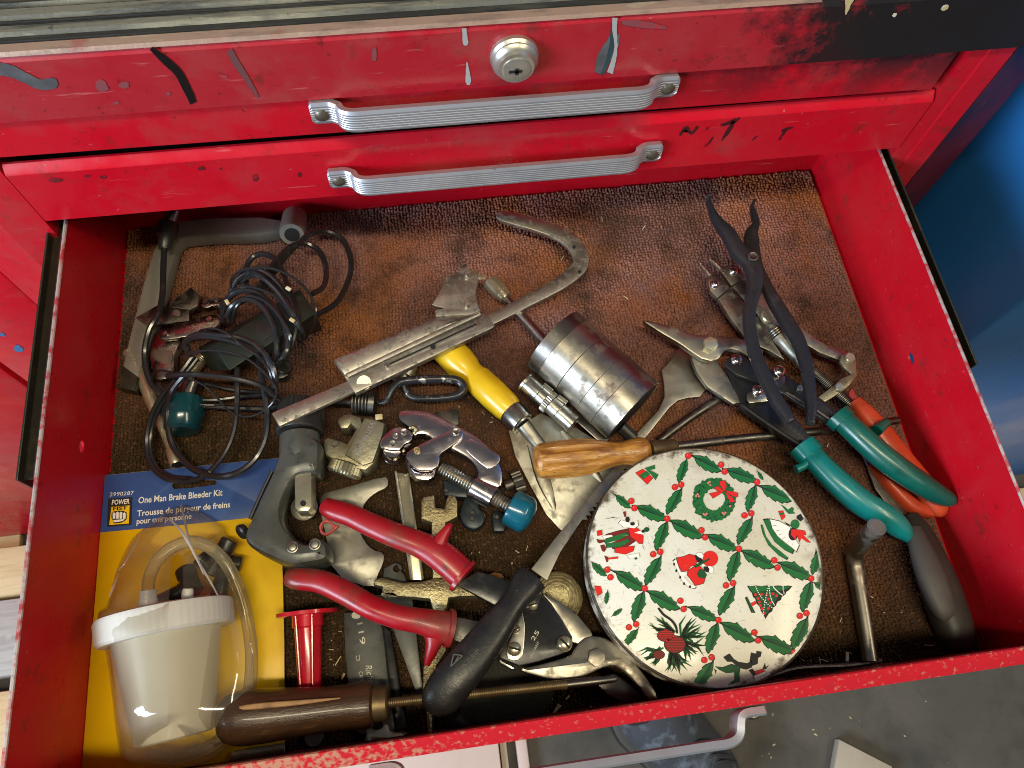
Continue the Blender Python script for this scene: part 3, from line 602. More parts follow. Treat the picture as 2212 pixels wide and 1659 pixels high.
part('front_wall', extrude_x([(0, -.004), (0, H - .0008), (-.0008, H), (-.0068, .0826), (-.0092, .0800), (-.0096, .030), (-.0085, .030), (-.0082, .0785), (-.0014, .0845), (-.0014, -.004)], -.0085, W + .0085), M['redrim'], dr, smooth=25)
def rail(x0, x1, y0):
    return join(box(x0, x0 + .0015, y0, D + .3, .050, .0838, .0004), box(x1 - .0015, x1, y0, D + .3, .050, .0846, .0004), box(x0 + .0015, x1 - .0015, y0 + .002, D + .3, .0755, .0775))
part('slide_rail', rail(-.0145, -.0026, .168), M['rail'], dr, smooth=20)
part('slide_rail', rail(W + .0028, W + .0105, .172), M['rail'], dr, smooth=20)
handle(dr, -.0096, .0600, .1785, .4010, .0150, .0175)
# carpet lining
cp = thing('carpet_liner', 'rust brown loop pile carpet lining the open drawer, stained dark with oil', 'carpet', (W / 2, D / 2, -.0012))
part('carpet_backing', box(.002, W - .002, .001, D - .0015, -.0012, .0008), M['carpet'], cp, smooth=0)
rng = np.random.default_rng(4); sp = .0026
gx, gy = np.meshgrid(np.arange(.0030, W - .0028, sp), np.arange(.002, D - .003, sp * .96)); gx = gx.ravel(); gy = gy.ravel(); n = len(gx)
gx = gx + rng.normal(0, .00038, n); gy = gy + rng.normal(0, .00042, n)
k = 6; ang = np.arange(k) * 2 * np.pi / k
hh = rng.uniform(.0020, .0034, n) + .0004 * np.sin(gx * 90) * np.sin(gy * 70); rr = rng.uniform(.00110, .00155, n); el = rng.uniform(.75, 1.3, n); ro = rng.uniform(-.5, .5, n) + np.pi / 2
V = np.zeros((n, 2 * k + 1, 3))
for li, (fr, fz) in enumerate(((1.0, .35), (.72, .86))):
    ux = np.cos(ang)[None] * rr[:, None] * fr * el[:, None]; uy = np.sin(ang)[None] * rr[:, None] * fr / el[:, None]
    V[:, li * k:(li + 1) * k, 0] = gx[:, None] + ux * np.cos(ro)[:, None] - uy * np.sin(ro)[:, None]
    V[:, li * k:(li + 1) * k, 1] = gy[:, None] + ux * np.sin(ro)[:, None] + uy * np.cos(ro)[:, None]
    V[:, li * k:(li + 1) * k, 2] = (hh * fz)[:, None] + .0004
V[:, 2 * k, 0] = gx; V[:, 2 * k, 1] = gy; V[:, 2 * k, 2] = hh + .0004
q = np.array([[i, (i + 1) % k, k + (i + 1) % k, k + i] for i in range(k)]); t3 = np.array([[k + i, k + (i + 1) % k, 2 * k] for i in range(k)])
base = (np.arange(n) * (2 * k + 1))[:, None, None]
Q = (q[None] + base).reshape(-1, 4); T = (t3[None] + base).reshape(-1, 3)
me = bpy.data.meshes.new('loop_pile'); nv = n * (2 * k + 1); me.vertices.add(nv); me.vertices.foreach_set('co', V.reshape(-1))
li = np.concatenate([Q.reshape(-1), T.reshape(-1)]); me.loops.add(len(li)); me.loops.foreach_set('vertex_index', li)
me.polygons.add(len(Q) + len(T)); ls = np.concatenate([np.arange(len(Q)) * 4, len(Q) * 4 + np.arange(len(T)) * 3]); me.polygons.foreach_set('loop_start', ls)
me.polygons.foreach_set('use_smooth', np.ones(len(ls), bool)); me.update(calc_edges=True); me.validate()
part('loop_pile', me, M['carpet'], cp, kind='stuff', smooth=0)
# ------------------------------------------------------------------ around the chest
sc = thing('side_cabinet', 'scuffed red steel cabinet standing left of the tool chest', 'cabinet', (-.35, .55, ZFLOOR))
part('corner_post', box(-.172, -.0905, .368, .78, ZFLOOR + .015, .16, .003), M['red'], sc)
part('door_panel', box(-.66, -.180, .370, .40, ZFLOOR + .018, .16, .003), M['red'], sc)
part('cabinet_body', box(-.66, -.174, .402, .78, ZFLOOR + .015, .16), M['void'], sc)
for q in ([(60, 665, 10), (75, 672, 14), (95, 680, 5)], [(0, 612, 6), (10, 614, 7), (22, 620, 3)]):
    smear('T1', q, M['paintblue'], .368, 'paint_fleck', sc)
bc = thing('blue_cabinet', 'blue painted steel cabinet standing right of the tool chest', 'cabinet', (1.35, .5, ZFLOOR))
part('front_panel', box(.735, 2.2, .262, .70, ZFLOOR + .012, 1.0, .004), M['bluemetal'], bc)
for i, (x0, x1, y0, y1, z, mt2, lb) in enumerate(((-.62, -.4708, .346, .3735, -.735, 'plank', 'narrow pale board tucked under the red side cabinet'), (-.66, -.42, .268, .344, -.70, 'plank', 'wide pale board beside the left wall of the drawer'),
        (-.66, -.40, .150, .262, -.70, 'plankgrey', 'grey weathered board between pale boards left of the drawer'), (-.66, -.36, .000, .128, -.69, 'plank', 'pale board nearest the lower left corner of the photo'))):
    solo('board', box(x0, x1, y0, y1, ZFLOOR, z, .003), M[mt2], lb, 'board', 'boards lying on the floor left of the chest')
solo('board', box(1.0, 1.6, .12, .236, ZFLOOR, -.72, .003), M['plank'], 'pale board on the floor in front of the blue cabinet', 'board')
bx = thing('pink_board', 'pale pinkish board lying on the floor under the open drawer handle', 'board', (.18, -.08, ZFLOOR))
part('board_sheet', box(-.05, .262, -.20, .06, ZFLOOR, ZFLOOR + .03, .002), M['pinkpaper'], bx)
part('board_edge', box(.264, .274, -.20, .06, ZFLOOR, ZFLOOR + .02, .001), M['card'], bx)
solo('wood_strip', box(.288, .305, -.20, -.035, ZFLOOR, ZFLOOR + .02, .003), M['pinkpaper'], 'thin pale strip of wood standing beside the pinkish board', 'wood strip')
cdp = [P('T2', x, y, ZFLOOR + .02) for x, y in ((2052, 288), (2260, 395), (2240, 560), (2010, 520))]
solo('cardboard_sheet', plate(cdp, .018, .001), M['card'], 'pale cardboard sheet on the concrete floor at bottom right', 'cardboard')
# boot under the drawer
bt = thing('work_boot', 'scuffed black leather lace-up boot on the concrete under the drawer handle', 'boot', (.53, -.11, ZFLOOR))
zz = ZFLOOR
hx = [P('T2', 1330, 190, zz + .11), P('T2', 1420, 300, zz + .085), P('T2', 1500, 400, zz + .06), P('T2', 1560, 500, zz + .05)]
part('upper', sweep([hx[0] + (hx[0] - hx[1]) * .6, *hx, hx[3] + (hx[3] - hx[2]) * .5], [.045, .055, .052, .053, .045, .012], [.055, .055, .048, .042, .036, .010], n=20), M['leather'], bt)
sl = sweep([Vector((p.x, p.y, zz + .014)) for p in [hx[0] + (hx[0] - hx[1]) * .6, *hx, hx[3] + (hx[3] - hx[2]) * .5]], [.046, .057, .054, .056, .048, .014], [.013] * 6, n=14, ex=4)
part('sole', sl, M['darkrubber'], bt)
for i in range(4):
    a = P('T2', 1440 + i * 28, 330 + i * 26, zz + .135 - i * .012); part('lace', sweep([a, a + Vector((.022, .008, .006)), a + Vector((.046, .004, -.004))], .0022, n=6), M['lace'], bt)
dv = []
for i in range(60):
    x, y = random.uniform(.62, .95), random.uniform(-.28, .1); s = random.uniform(.0006, .0024); b = box(-s, s, -s * .5, s * .4, 0, s * .4); b.transform(Matrix.Translation((x, y, ZFLOOR + .0003)) @ Matrix.Rotation(random.uniform(0, 3), 4, 'Z')); dv.append(b)
part('floor_chips', join(*dv), M['chip'], None, kind='stuff', smooth=0)
# ------------------------------------------------------------------ the tools, back left
def base(f, x, y): return P(f, x, y, .003)
t = thing('clamp_frame', 'grey enamelled L shaped clamp frame with threaded boss in the back left corner', 'clamp frame', base('R4', 300, 400))
part('frame_arm', pl('R4', [(1050, 88), (440, 100), (345, 170), (270, 330), (108, 955), (100, 1060), (190, 1072), (300, 690), (400, 370), (425, 250), (480, 212), (1030, 196)], .017, .013, .0025, sm=1), M['castgrey'], t)
A, B = P('R4', 1096, 92, .011), P('R4', 1078, 196, .024)
bo = part('threaded_boss', lathe(A, B, [(0, .0085), (.06, .0098), (.9, .0100), (1, .0092)], 28), M['castgrey'], t)
ax = (B - A).normalized()
part('hole', lathe(B + ax * .0001, B + ax * .0004, [(0, .0058), (1, .0058)], 20), M['void'], bo)
part('end_pad', pl('R4', [(112, 930), (100, 1062), (190, 1078), (206, 1000)], .0190, .010, .001), M['rail'], t)

t = thing('pipe_cutter', 'chrome tubing cutter with teal knob lying tangled under the black cords', 'pipe cutter', base('K1', 550, 700))
part('reamer_blade', pl('K1', [(195, 375), (420, 245), (770, 290), (770, 410), (460, 440), (330, 470)], .026, .0022, .0004), M['steeldark'], t)
part('jaw', pl('K1', [(540, 260), (600, 190), (790, 45), (880, 130), (860, 250), (780, 290)], .0235, .004, .0005), M['steeldark'], t)
part('frame', pl('K1', [(400, 570), (460, 480), (620, 470), (680, 610), (650, 690), (600, 800), (620, 900), (560, 1030), (420, 1045), (370, 940), (340, 830), (345, 720)], .020, .009, .002, sm=1), M['chromedark'], t)
part('label_panel', pl('K1', [(400, 735), (570, 712), (600, 780), (570, 880), (600, 940), (400, 950), (385, 850)], .0206, .001, .0004, sm=1), M['chromedark'], t)
part('link_bar', pl('K1', [(445, 550), (470, 515), (560, 480), (900, 360), (1050, 330), (1100, 380), (1095, 460), (840, 560), (520, 615), (455, 600)], .027, .004, .0009, sm=1), M['chromedark'], t)
part('roller_housing', pl('K1', [(890, 215), (940, 165), (1060, 150), (1170, 160), (1180, 260), (1120, 290), (1040, 240), (950, 275), (900, 260)], .028, .007, .0012, sm=1), M['chromedark'], t)
for x, y, r in ((520, 552, 30), (995, 400, 34), (640, 340, 46), (955, 220, 36), (1065, 190, 24), (1120, 235, 24)):
    c = P('K1', x, y, .0265); part('rivet', disc(c, r * pxm('K1', c), .0022), M['chromedark'], t)
A, B = P('K1', 930, 790, .020), P('K1', 740, 1010, .017); part('feed_screw', thread(A, B, .0050, .0014), M['plated'], t)
A, B = P('K1', 790, 1080, .016), P('K1', 740, 1230, .015); part('collar', lathe(A, B, [(0, .0075), (1, .0075)], 24), M['chromedark'], t)
A, B = P('K1', 730, 1240, .0165), P('K1', 690, 1600, .0165); part('knob', lathe(A, B, [(0, .0125), (.06, .0140), (.55, .0142), (.62, .0128), (.92, .0120), (1, .010)], 30), M['tealgem'], t)

t = thing('draw_bolt', 'zinc plated draw bolt with threaded top and socket end beside the left wall', 'bolt', base('R4', 290, 1180))
A, B, C2, E2 = P('R4', 165, 855, .0115), P('R4', 222, 985, .0115), P('R4', 400, 1400, .0105), P('R4', 428, 1495, .0105)
part('thread', thread(A, B, .0058, .0021, 18, .16), M['plated'], t)
part('shank', lathe(B, C2, [(0, .0040), (.02, .0046), (.5, .0046), (.52, .0041), (.62, .0038), (1, .0038)], 22), M['plated'], t)
k = part('socket_end', lathe(C2, E2, [(0, .0040), (.1, .0047), (.9, .0050), (1, .0045)], 24), M['plated'], t)
ax = (E2 - C2).normalized(); part('hole', lathe(E2, E2 + ax * .0003, [(0, .0040), (1, .0040)], 6), M['void'], k)

# power adapter wrapped in its own cords
t = thing('power_adapter', 'black power adapter box wrapped in tangled black cords', 'power adapter', base('R4', 850, 800))
top = [P('R4', 640, 815, .050), P('R4', 1120, 500, .050), P('R4', 1213, 640, .050), P('R4', 722, 968, .050)]
bot = [Vector((p.x, p.y, .024)) for p in top]
nx = (top[0] - top[1]).normalized() * .012
bot[0] = P('R4', 545, 835, .024) ; bot[3] = P('R4', 612, 968, .024)
part('case', hexa(bot + top, .0012), M['adapter'], t)
part('rating_label', plate([top[0].lerp(top[1], .42).lerp(top[3].lerp(top[2], .42), .2) + Vector((0, 0, .0004)), top[0].lerp(top[1], .75).lerp(top[3].lerp(top[2], .75), .2) + Vector((0, 0, .0004)),
    top[0].lerp(top[1], .75).lerp(top[3].lerp(top[2], .75), .8) + Vector((0, 0, .0004)), top[0].lerp(top[1], .42).lerp(top[3].lerp(top[2], .42), .8) + Vector((0, 0, .0004))], .0004, .0001), M['blackplastic'], t)
def cord(f, pts, r, name='cord', zs=1.0, m='cable'): part(name, tube(f, [(x, y, z * zs) for x, y, z in pts], 0, r, n=8, sub=7), M[m], t)
R = 16.5
cord('R4', [(1210, 655, .040), (1330, 580, .030), (1398, 450, .020), (1410, 330, .018), (1360, 220, .018), (1270, 178, .020), (1170, 200, .026), (1070, 290, .034), (990, 390, .042), (920, 500, .050)], R)
cord('R4', [(1195, 530, .050), (1255, 490, .040), (1272, 400, .030), (1240, 300, .028), (1160, 245, .030), (1070, 265, .036), (985, 350, .042), (915, 450, .050), (880, 540, .053)], R)
cord('R4', [(820, 480, .040), (815, 400, .036), (850, 330, .036), (915, 305, .038), (990, 340, .040), (1030, 420, .045), (1080, 560, .054), (1110, 700, .054), (1060, 860, .040)], R)
cord('R4', [(690, 690, .030), (690, 600, .040), (730, 540, .054), (810, 508, .058), (900, 540, .058), (990, 640, .058), (1055, 760, .058), (1045, 860, .056), (980, 935, .050)], R * 1.1)
cord('R4', [(730, 520, .036), (780, 440, .046), (870, 395, .054), (970, 440, .058), (1060, 560, .060), (1100, 700, .058), (1070, 840, .052), (1010, 920, .046)], R)
cord('R4', [(710, 660, .048), (740, 600, .056), (810, 560, .060), (900, 590, .062), (965, 690, .062), (990, 800, .060), (985, 880, .056), (950, 930, .050)], R)
cord('R4', [(725, 680, .040), (770, 595, .052), (860, 568, .056), (960, 600, .058), (1040, 680, .058), (1090, 790, .054), (1040, 905, .048)], 10)
cord('R4', [(690, 640, .040), (715, 540, .050), (800, 490, .060), (900, 505, .062), (1000, 560, .062), (1080, 680, .060), (1110, 780, .050)], 8)
cord('R4', [(735, 500, .040), (735, 450, .046), (790, 400, .056), (920, 380, .060), (1040, 415, .060), (1150, 495, .060), (1212, 610, .058), (1200, 700, .050), (1150, 790, .036)], 8)
cord('R4', [(830, 400, .050), (900, 430, .058), (1000, 520, .063), (1080, 640, .064), (1130, 740, .056), (1130, 800, .040)], R)
cord('R4', [(490, 855, .040), (478, 800, .046), (545, 762, .056), (650, 765, .062), (800, 785, .062), (905, 850, .060), (970, 950, .056), (985, 1030, .050), (950, 1080, .040)], R * 1.15)
cord('R4', [(700, 660, .034), (712, 570, .048), (780, 518, .057), (870, 520, .060), (965, 590, .061), (1030, 700, .060), (1045, 800, .056), (1000, 900, .046)], R)
cord('R4', [(745, 690, .040), (760, 610, .055), (830, 545, .061), (930, 575, .063), (1010, 660, .063), (1068, 770, .060), (1060, 850, .052)], 12)
cord('R4', [(780, 470, .040), (850, 430, .052), (940, 455, .058), (1040, 570, .062), (1100, 690, .060), (1120, 790, .050)], 13)
cord('R4', [(475, 830, .038), (500, 785, .050), (600, 775, .060), (740, 800, .063), (860, 860, .060), (945, 950, .054), (975, 1040, .046)], 12)
cord('R4', [(450, 884, .046), (545, 858, .056), (650, 850, .062), (800, 885, .062), (915, 970, .058), (985, 1060, .050), (978, 1130, .040), (920, 1190, .034), (830, 1225, .032), (735, 1200, .032), (660, 1125, .036), (590, 1055, .040), (500, 1010, .044), (400, 975, .046), (325, 965, .042), (288, 1000, .034), (310, 1060, .026), (420, 1130, .022), (550, 1155, .022), (640, 1160, .020)], 7)
cord('R4', [(560, 738, .050), (640, 727, .062), (720, 760, .064), (820, 840, .064), (900, 890, .060), (960, 930, .050)], 7)
cord('R4', [(372, 995, .046), (500, 985, .052), (700, 1000, .054), (850, 1030, .052), (945, 1075, .046), (1010, 1140, .032)], 17)
cord('R4', [(520, 880, .040), (440, 990, .036), (330, 1130, .028), (272, 1260, .020), (256, 1400, .014), (290, 1510, .012), (370, 1575, .013), (480, 1590, .014), (580, 1560, .016), (680, 1460, .020), (740, 1340, .024), (765, 1200, .030), (770, 1060, .038), (768, 950, .040)], R)
cord('R4', [(545, 895, .038), (462, 1000, .034), (350, 1140, .026), (290, 1270, .018), (276, 1400, .013), (306, 1500, .011), (380, 1560, .012), (490, 1572, .016)], R * .8)
cord('R4', [(470, 990, .044), (400, 1080, .036), (375, 1180, .028), (385, 1330, .022), (430, 1430, .018), (520, 1520, .018), (640, 1562, .020), (760, 1545, .024), (860, 1475, .026), (920, 1370, .028), (940, 1250, .032), (930, 1130, .036), (905, 1000, .040), (890, 900, .040)], R * 1.15)
cord('R4', [(356, 270, .032), (350, 400, .030), (345, 540, .032), (320, 650, .036), (270, 740, .034), (246, 860, .028), (256, 970, .024), (300, 1060, .020), (380, 1110, .018), (560, 1160, .016), (900, 1180, .014), (1010, 1160, .016)], R * 1.1)
cord('R4', [(310, 1040, .024), (430, 1110, .020), (620, 1130, .018), (800, 1110, .016), (960, 1100, .020)], R * .8)
cord('R4', [(560, 1030, .018), (700, 1065, .016), (850, 1085, .015), (970, 1090, .018)], R * .8)
A, B = P('R4', 380, 130, .036), P('R4', 356, 280, .032)
pg = part('plug', lathe(A, B, [(0, .0072), (.1, .0080), (.5, .0076), (.62, .0055), (1, .0042)], 22), M['blackplastic'], t)
part('plug_tip', lathe(P('R4', 408, 60, .038), A, [(0, .0046), (.02, .0052), (1, .0052)], 20), M['steelbright'], pg)
for x, y in ((1058, 502), (1080, 680), (712, 578)):
    c = P('R4', x, y, .0645); part('stray_chip', box(-.002, .002, -.0012, .0012, -.0008, .0008, .0003, Matrix.Translation(c) @ Matrix.Rotation(x, 4, 'Z')), M['chip'], t)
solo('pivot_bracket', join(pl('R4', [(1000, 930), (1050, 920), (1065, 985), (1020, 1010), (960, 1000)], .016, .008, .001, sm=1), disc(P('R4', 1040, 950, .016), .0055, .004)), M['steeldark'], 'small dark steel bracket poking out under the adapter cords', 'bracket')

# folding hacksaw frame
t = thing('hacksaw_frame', 'rusty adjustable hacksaw frame with hooked end lying across the middle of the drawer', 'hacksaw frame', base('R5', 1000, 900))
def hz(x, y):  # the frame lies tilted: low at its hook, high at its left end
    return .0365 + (1000 - x) * .0000135
def HZ(pts, dz=0): return [(x, y, hz(x, y) + dz) for x, y in pts]
part('bow_bar', pl('R5', HZ(ribpx([(1380, 800, 36), (1460, 762, 37), (1700, 640, 38), (1880, 545, 41), (1985, 470, 46), (2040, 400, 50), (2020, 310, 50), (1955, 240, 46), (1860, 190, 42), (1740, 150, 40), (1620, 118, 38), (1540, 98, 32), (1500, 90, 14)], 6), -.004), 0, .0042, .0008), M['steelrust'], t)
part('sliding_bar', pl('R5', HZ([(66, 1362), (80, 1350), (560, 1150), (610, 1215), (118, 1442), (104, 1430)], -.001), 0, .0040, .0008), M['steelrust'], t)
part('channel_side', pl('R5', HZ([(530, 1128), (1405, 716), (1432, 722), (1492, 800), (1478, 815), (600, 1232)]), 0, .0060, .0008, holes=[U('R5', HZ([(1085, 925), (1100, 920), (1112, 932), (1104, 947), (1088, 947), (1080, 936)]), 0)]), M['steelrust'], t)
part('channel_roll', pl('R5', HZ([(459, 1016), (480, 1000), (1100, 745), (1392, 706), (1400, 716), (1120, 838), (528, 1120)], .0042), 0, .0088, .0026), M['steelrust'], t)
A, B = P('R5', 545, 1118, hz(545, 0) + .0022), P('R5', 1390, 722, hz(1390, 0) + .0022); part('pressed_ridge', sweep([A, B], .0026, .0016, n=10, sub=1), M['steelrust'], t)
part('slot', pl('R5', HZ(ribpx([(815, 1052, 10), (1100, 925, 13), (1365, 800, 16)], 3), .0004), 0, .0006, .0001), M['bladegrey'], t)
part('slot_edge', faces3([U('R5', HZ([(810, 1046), (1370, 786), (1380, 792), (815, 1053)], .0007), 0)]), M['void'], t, smooth=0)
part('stop_hole', faces3([circ('R5', 1095, 934, 17, hz(1095, 0) + .0008, 14)]), M['void'], t, smooth=0)
br = part('grip_bracket', pl('R5', HZ([(1175, 496), (1268, 456), (1278, 405), (1306, 405), (1318, 438), (1374, 454), (1386, 500), (1366, 590), (1376, 650), (1397, 708), (1330, 730), (1112, 742), (1108, 700), (1170, 690), (1088, 668), (1138, 585)], .0052), 0, .0022, .0005), M['steelrust'], t)
part('bent_tab', pl('R5', HZ([(1380, 475), (1430, 475), (1432, 505), (1382, 508)], .003), 0, .0015, .0003), M['plated'], br)
for x, y, r in ((1318, 480, 21), (1316, 676, 17), (805, 1058, 19)):
    c = P('R5', x, y, hz(x, y) + (.0052 if y < 700 else .0002)); part('rivet', disc(c, r * pxm('R5', c), .0028), M['steelbright'], t)
for x, y in ((1995, 300), (2030, 458)):
    part('pin_hole', faces3([circ('R5', x, y, 12, hz(x, y) - .0037, 12)]), M['void'], t, smooth=0)
part('stamp_ring', lathe(P('R5', 655, 1165, hz(655, 0)), P('R5', 655, 1165, hz(655, 0) + .0004), [(0, .0052), (1, .0050)], 20), M['steelrust'], t)

t = thing('looped_key', 'chipped black bent rod with loop handle and threaded fitting below the hacksaw', 'looped handle tool', base('R5', 1000, 1220))
part('loop', tube('R5', [(745, 1298, .020), (800, 1280, .022), (835, 1210, .024), (880, 1165, .024), (960, 1150, .024), (1100, 1142, .024), (1230, 1145, .023), (1285, 1180, .022), (1280, 1230, .021), (1220, 1256, .020), (1080, 1268, .019), (965, 1258, .018), (925, 1215, .019), (900, 1170, .021)], 0, [15, 20, 25, 27, 27, 28, 28, 28, 28, 26, 24, 22, 20, 16], n=12), M['chippedblack'], t)
A, B = P('R5', 585, 1285, .018), P('R5', 690, 1292, .018); part('threaded_fitting', thread(A, B, .0098, .0022, 20, .12), M['steeldark'], t)
part('fitting_nut', lathe(B, P('R5', 735, 1296, .018), [(0, .0090), (.1, .0096), (.9, .0096), (1, .0080)], 22), M['steeldark'], t)
part('rod', tube('R5', [(430, 1290, .016), (590, 1288, .018)], 0, 30, n=12, sub=1), M['steeldark'], t)
part('pipe_stub', lathe(P('R5', 945, 1060, .016), P('R5', 880, 1170, .016), [(0, .008), (.3, .008), (.32, .0095), (.6, .0095), (.62, .006), (1, .006)], 20), M['steel'], t)

# trowel with yellow handle
t = thing('wide_scraper', 'wide ribbed steel scraper with yellow wooden handle', 'scraper', base('R5', 1400, 1150))
A, B = P('R5', 1085, 860, .0145), P('R5', 1592, 1348, .0170)
kk = pxm('R5', A)
part('handle', lathe(A, B, [(0, .6 * 95 * kk), (.03, 86 * kk), (.12, 98 * kk), (.36, 104 * kk), (.46, 92 * kk), (.51, 79 * kk), (.555, 80 * kk), (.60, 93 * kk), (.8, 96 * kk), (.95, 90 * kk), (1, 80 * kk)], 32), M['yellowwood'], t)
C2 = P('R5', 1672, 1432, .018); part('ferrule', lathe(B, C2, [(0, 82 * kk), (.08, 86 * kk), (.9, 78 * kk), (.92, 66 * kk), (1, 60 * kk)], 28), M['steelbright'], t)
part('neck', sweep([C2, P('S1', 400, 1400, .0135), P('S1', 520, 1520, .0105)], [46 * kk, 40 * kk, 26 * kk], [38 * kk, 26 * kk, 8 * kk], n=14), M['bladegrey'], t)
part('blade', pl('D', [(1099, 930, .0135), (1150, 903, .0135), (1168, 893, .0135), (1245, 925, .012), (1330, 975, .011), (1348, 1010, .010), (1300, 1072, .008), (1228, 1157, .006), (1206, 1140, .0065), (1180, 1112, .007), (1145, 1048, .009), (1113, 985, .0115)], 0, .0018, .0004), M['bladegrey'], t)
for a, b in (((1145, 960, .0125), (1200, 1105, .0068)), ((1215, 930, .0120), (1300, 1040, .0085))):
    part('stiffening_rib', sweep([P('D', *a), P('D', (a[0] + b[0]) / 2, (a[1] + b[1]) / 2, (a[2] + b[2]) / 2), P('D', *b)], [.0022, .0050, .0018], [.0010, .0028, .0006], n=10), M['bladegrey'], t)

# piston ring compressor
t = thing('ring_compressor', 'banded steel cylinder with a small ratchet roller along its side', 'ring compressor', base('S1', 760, 940))
A, B = P('S1', 507, 690, .0330), P('S1', 1055, 1180, .0300); L = B - A
rad = [.0266, .0269, .0266, .0269, .0267]; cut = [0, .135, .36, .62, .80, 1]
for i in range(5):
    a, b = A + L * (cut[i] + .0002), A + L * (cut[i + 1] - .0002); r = rad[i]
    pr = [(0, r - .0002), (.015, r), (.985, r), (1, r - .0002)]
    part('band', lathe(a, b, pr, 72), M[('steeldark', 'steel', 'steel', 'steel', 'steel')[i]], t, smooth=30)
ax = L.normalized(); part('bore', lathe(B, B + ax * .0004, [(0, .0255), (1, .0255)], 48), M['void'], t); part('open_rim', sweep([B + (ax.cross(Vector((0, 0, 1))).normalized() * math.cos(a) + ax.cross(ax.cross(Vector((0, 0, 1)))).normalized() * math.sin(a)) * .0262 for a in [2 * math.pi * i / 40 for i in range(40)]], .0006, n=6, sub=1, closed=True), M['steelbright'], t)
A2, B2 = P('S1', 308, 972, .026), P('S1', 650, 1275, .024); kk = pxm('S1', A2)
ro = part('roller', lathe(A2, B2, [(0, 62 * kk), (.02, 74 * kk), (.05, 74 * kk), (.055, 64 * kk), (.07, 66 * kk), (.30, 66 * kk), (.305, 61 * kk), (.315, 66 * kk), (.70, 66 * kk), (.705, 62 * kk), (.715, 66 * kk), (.94, 66 * kk), (.945, 70 * kk), (.99, 70 * kk), (1, 60 * kk)], 36), M['steelbright'], t)
L2 = B2 - A2
part('knurled_ring', lathe(A2 + L2 * .44, A2 + L2 * .545, [(0, 70 * kk), (.1, 78 * kk), (.9, 78 * kk), (1, 70 * kk)], 96, mod=lambda th, q: 1 + .035 * math.cos(32 * th)), M['steel'], ro, smooth=20)
for a, b in (((440, 1003), (500, 1052)), ((538, 1085), (600, 1130))):
    part('locking_bar', sweep([P('S1', *a, .0305), P('S1', *b, .0300)], .0017, .0022, n=8, sub=1, ex=4), M['steelbright'], t)
part('inner_sleeve', plate([P('S1', x, y, .012) for x, y in ((640, 1230), (705, 1200), (900, 1370), (850, 1420))], .010, .001), M['steeldark'], t)

t = thing('extension_bar', 'steel extension rod with socket end passing through the banded cylinder', 'socket extension', base('S1', 300, 560))
A, B, C2 = P('S1', 72, 285, .012), P('S1', 178, 402, .0135), P('S1', 450, 705, .024); kk = pxm('S1', A)
so = part('socket', lathe(A, B, [(0, 52 * kk), (.04, 60 * kk), (.72, 58 * kk), (.76, 50 * kk), (1, 46 * kk)], 28), M['plated'], t)
part('rod', lathe(B, C2, [(0, 36 * kk), (.03, 33 * kk), (.98, 33 * kk), (1, 34 * kk)], 20), M['steelbright'], t)
part('rod_end', lathe(P('S1', 975, 1290, .020), P('S1', 1062, 1372, .016), [(0, 40 * kk), (1, 40 * kk)], 20), M['blackplastic'], t)

solo('dark_plate', pl('S4', [(1330, 182), (1510, 148), (1510, 262), (1420, 262)], .009, .002, .0004), M['steeldark'], 'small dark square plate behind the chrome tubing cutter', 'plate')

# chisel scraper + rods
solo('spade_scraper', pl('S1', [(1255, 900), (1300, 850), (1375, 745), (1500, 790), (1605, 960), (1590, 1000), (1520, 1083), (1440, 1090), (1370, 1108), (1312, 1155), (1132, 1382), (1048, 1372), (1235, 1172), (1275, 1085), (1272, 1000), (1264, 945)], .011, .0024, .0007), M['bladegrey'], 'flat steel spade scraper with narrow shank between the banded cylinder and the snips', 'scraper')
solo('round_bar', tube('S1', [(1235, 1390, .010), (1440, 1235, .010), (1680, 1080, .010)], 0, 30, n=14, sub=2), M['steeldark'], 'dark round steel bar slanting between the spade scraper and the screwdriver shaft', 'bar')

t = thing('wood_screwdriver', 'old screwdriver with fluted orange wooden handle and long dark shaft', 'screwdriver', base('S1', 760, 1510))
A, B = P('S1', 372, 1532, .033), P('S1', 1168, 1455, .031); kk = pxm('S1', A)
fl2 = lambda th, q: 1 - (.15 * (max(0, math.sin(math.pi * min(1, max(0, (q - .06) / .56)))) ** .5) * (max(0, math.cos(7 * th)) ** .6))
prof = [(0, 60), (.015, 95), (.05, 118), (.12, 126), (.25, 131), (.38, 130), (.50, 120), (.60, 104), (.70, 86), (.76, 80), (.81, 86), (.87, 98), (.92, 101), (.965, 94), (.985, 80), (1, 66)]
pp = []
for (a, ra), (b, rb) in zip(prof, prof[1:]):
    for i in range(3): pp.append((a + (b - a) * i / 3, (ra + (rb - ra) * i / 3) * kk))
part('handle', lathe(A, B, pp + [(1, 66 * kk)], 84, mod=fl2), M['wood'], t)
C2 = P('S1', 1348, 1422, .024); part('ferrule', lathe(B, C2, [(0, 66 * kk), (.15, 68 * kk), (.6, 60 * kk), (.8, 52 * kk), (.97, 50 * kk), (1, 46 * kk)], 28), M['rasp'], t)
part('shaft', tube('S2', [(45, 1478, .0235), (400, 1435, .018), (850, 1392, .011), (1255, 1336, .009)], 0, [24, 23, 22, 20], n=14, sub=3), M['steeldark'], t)

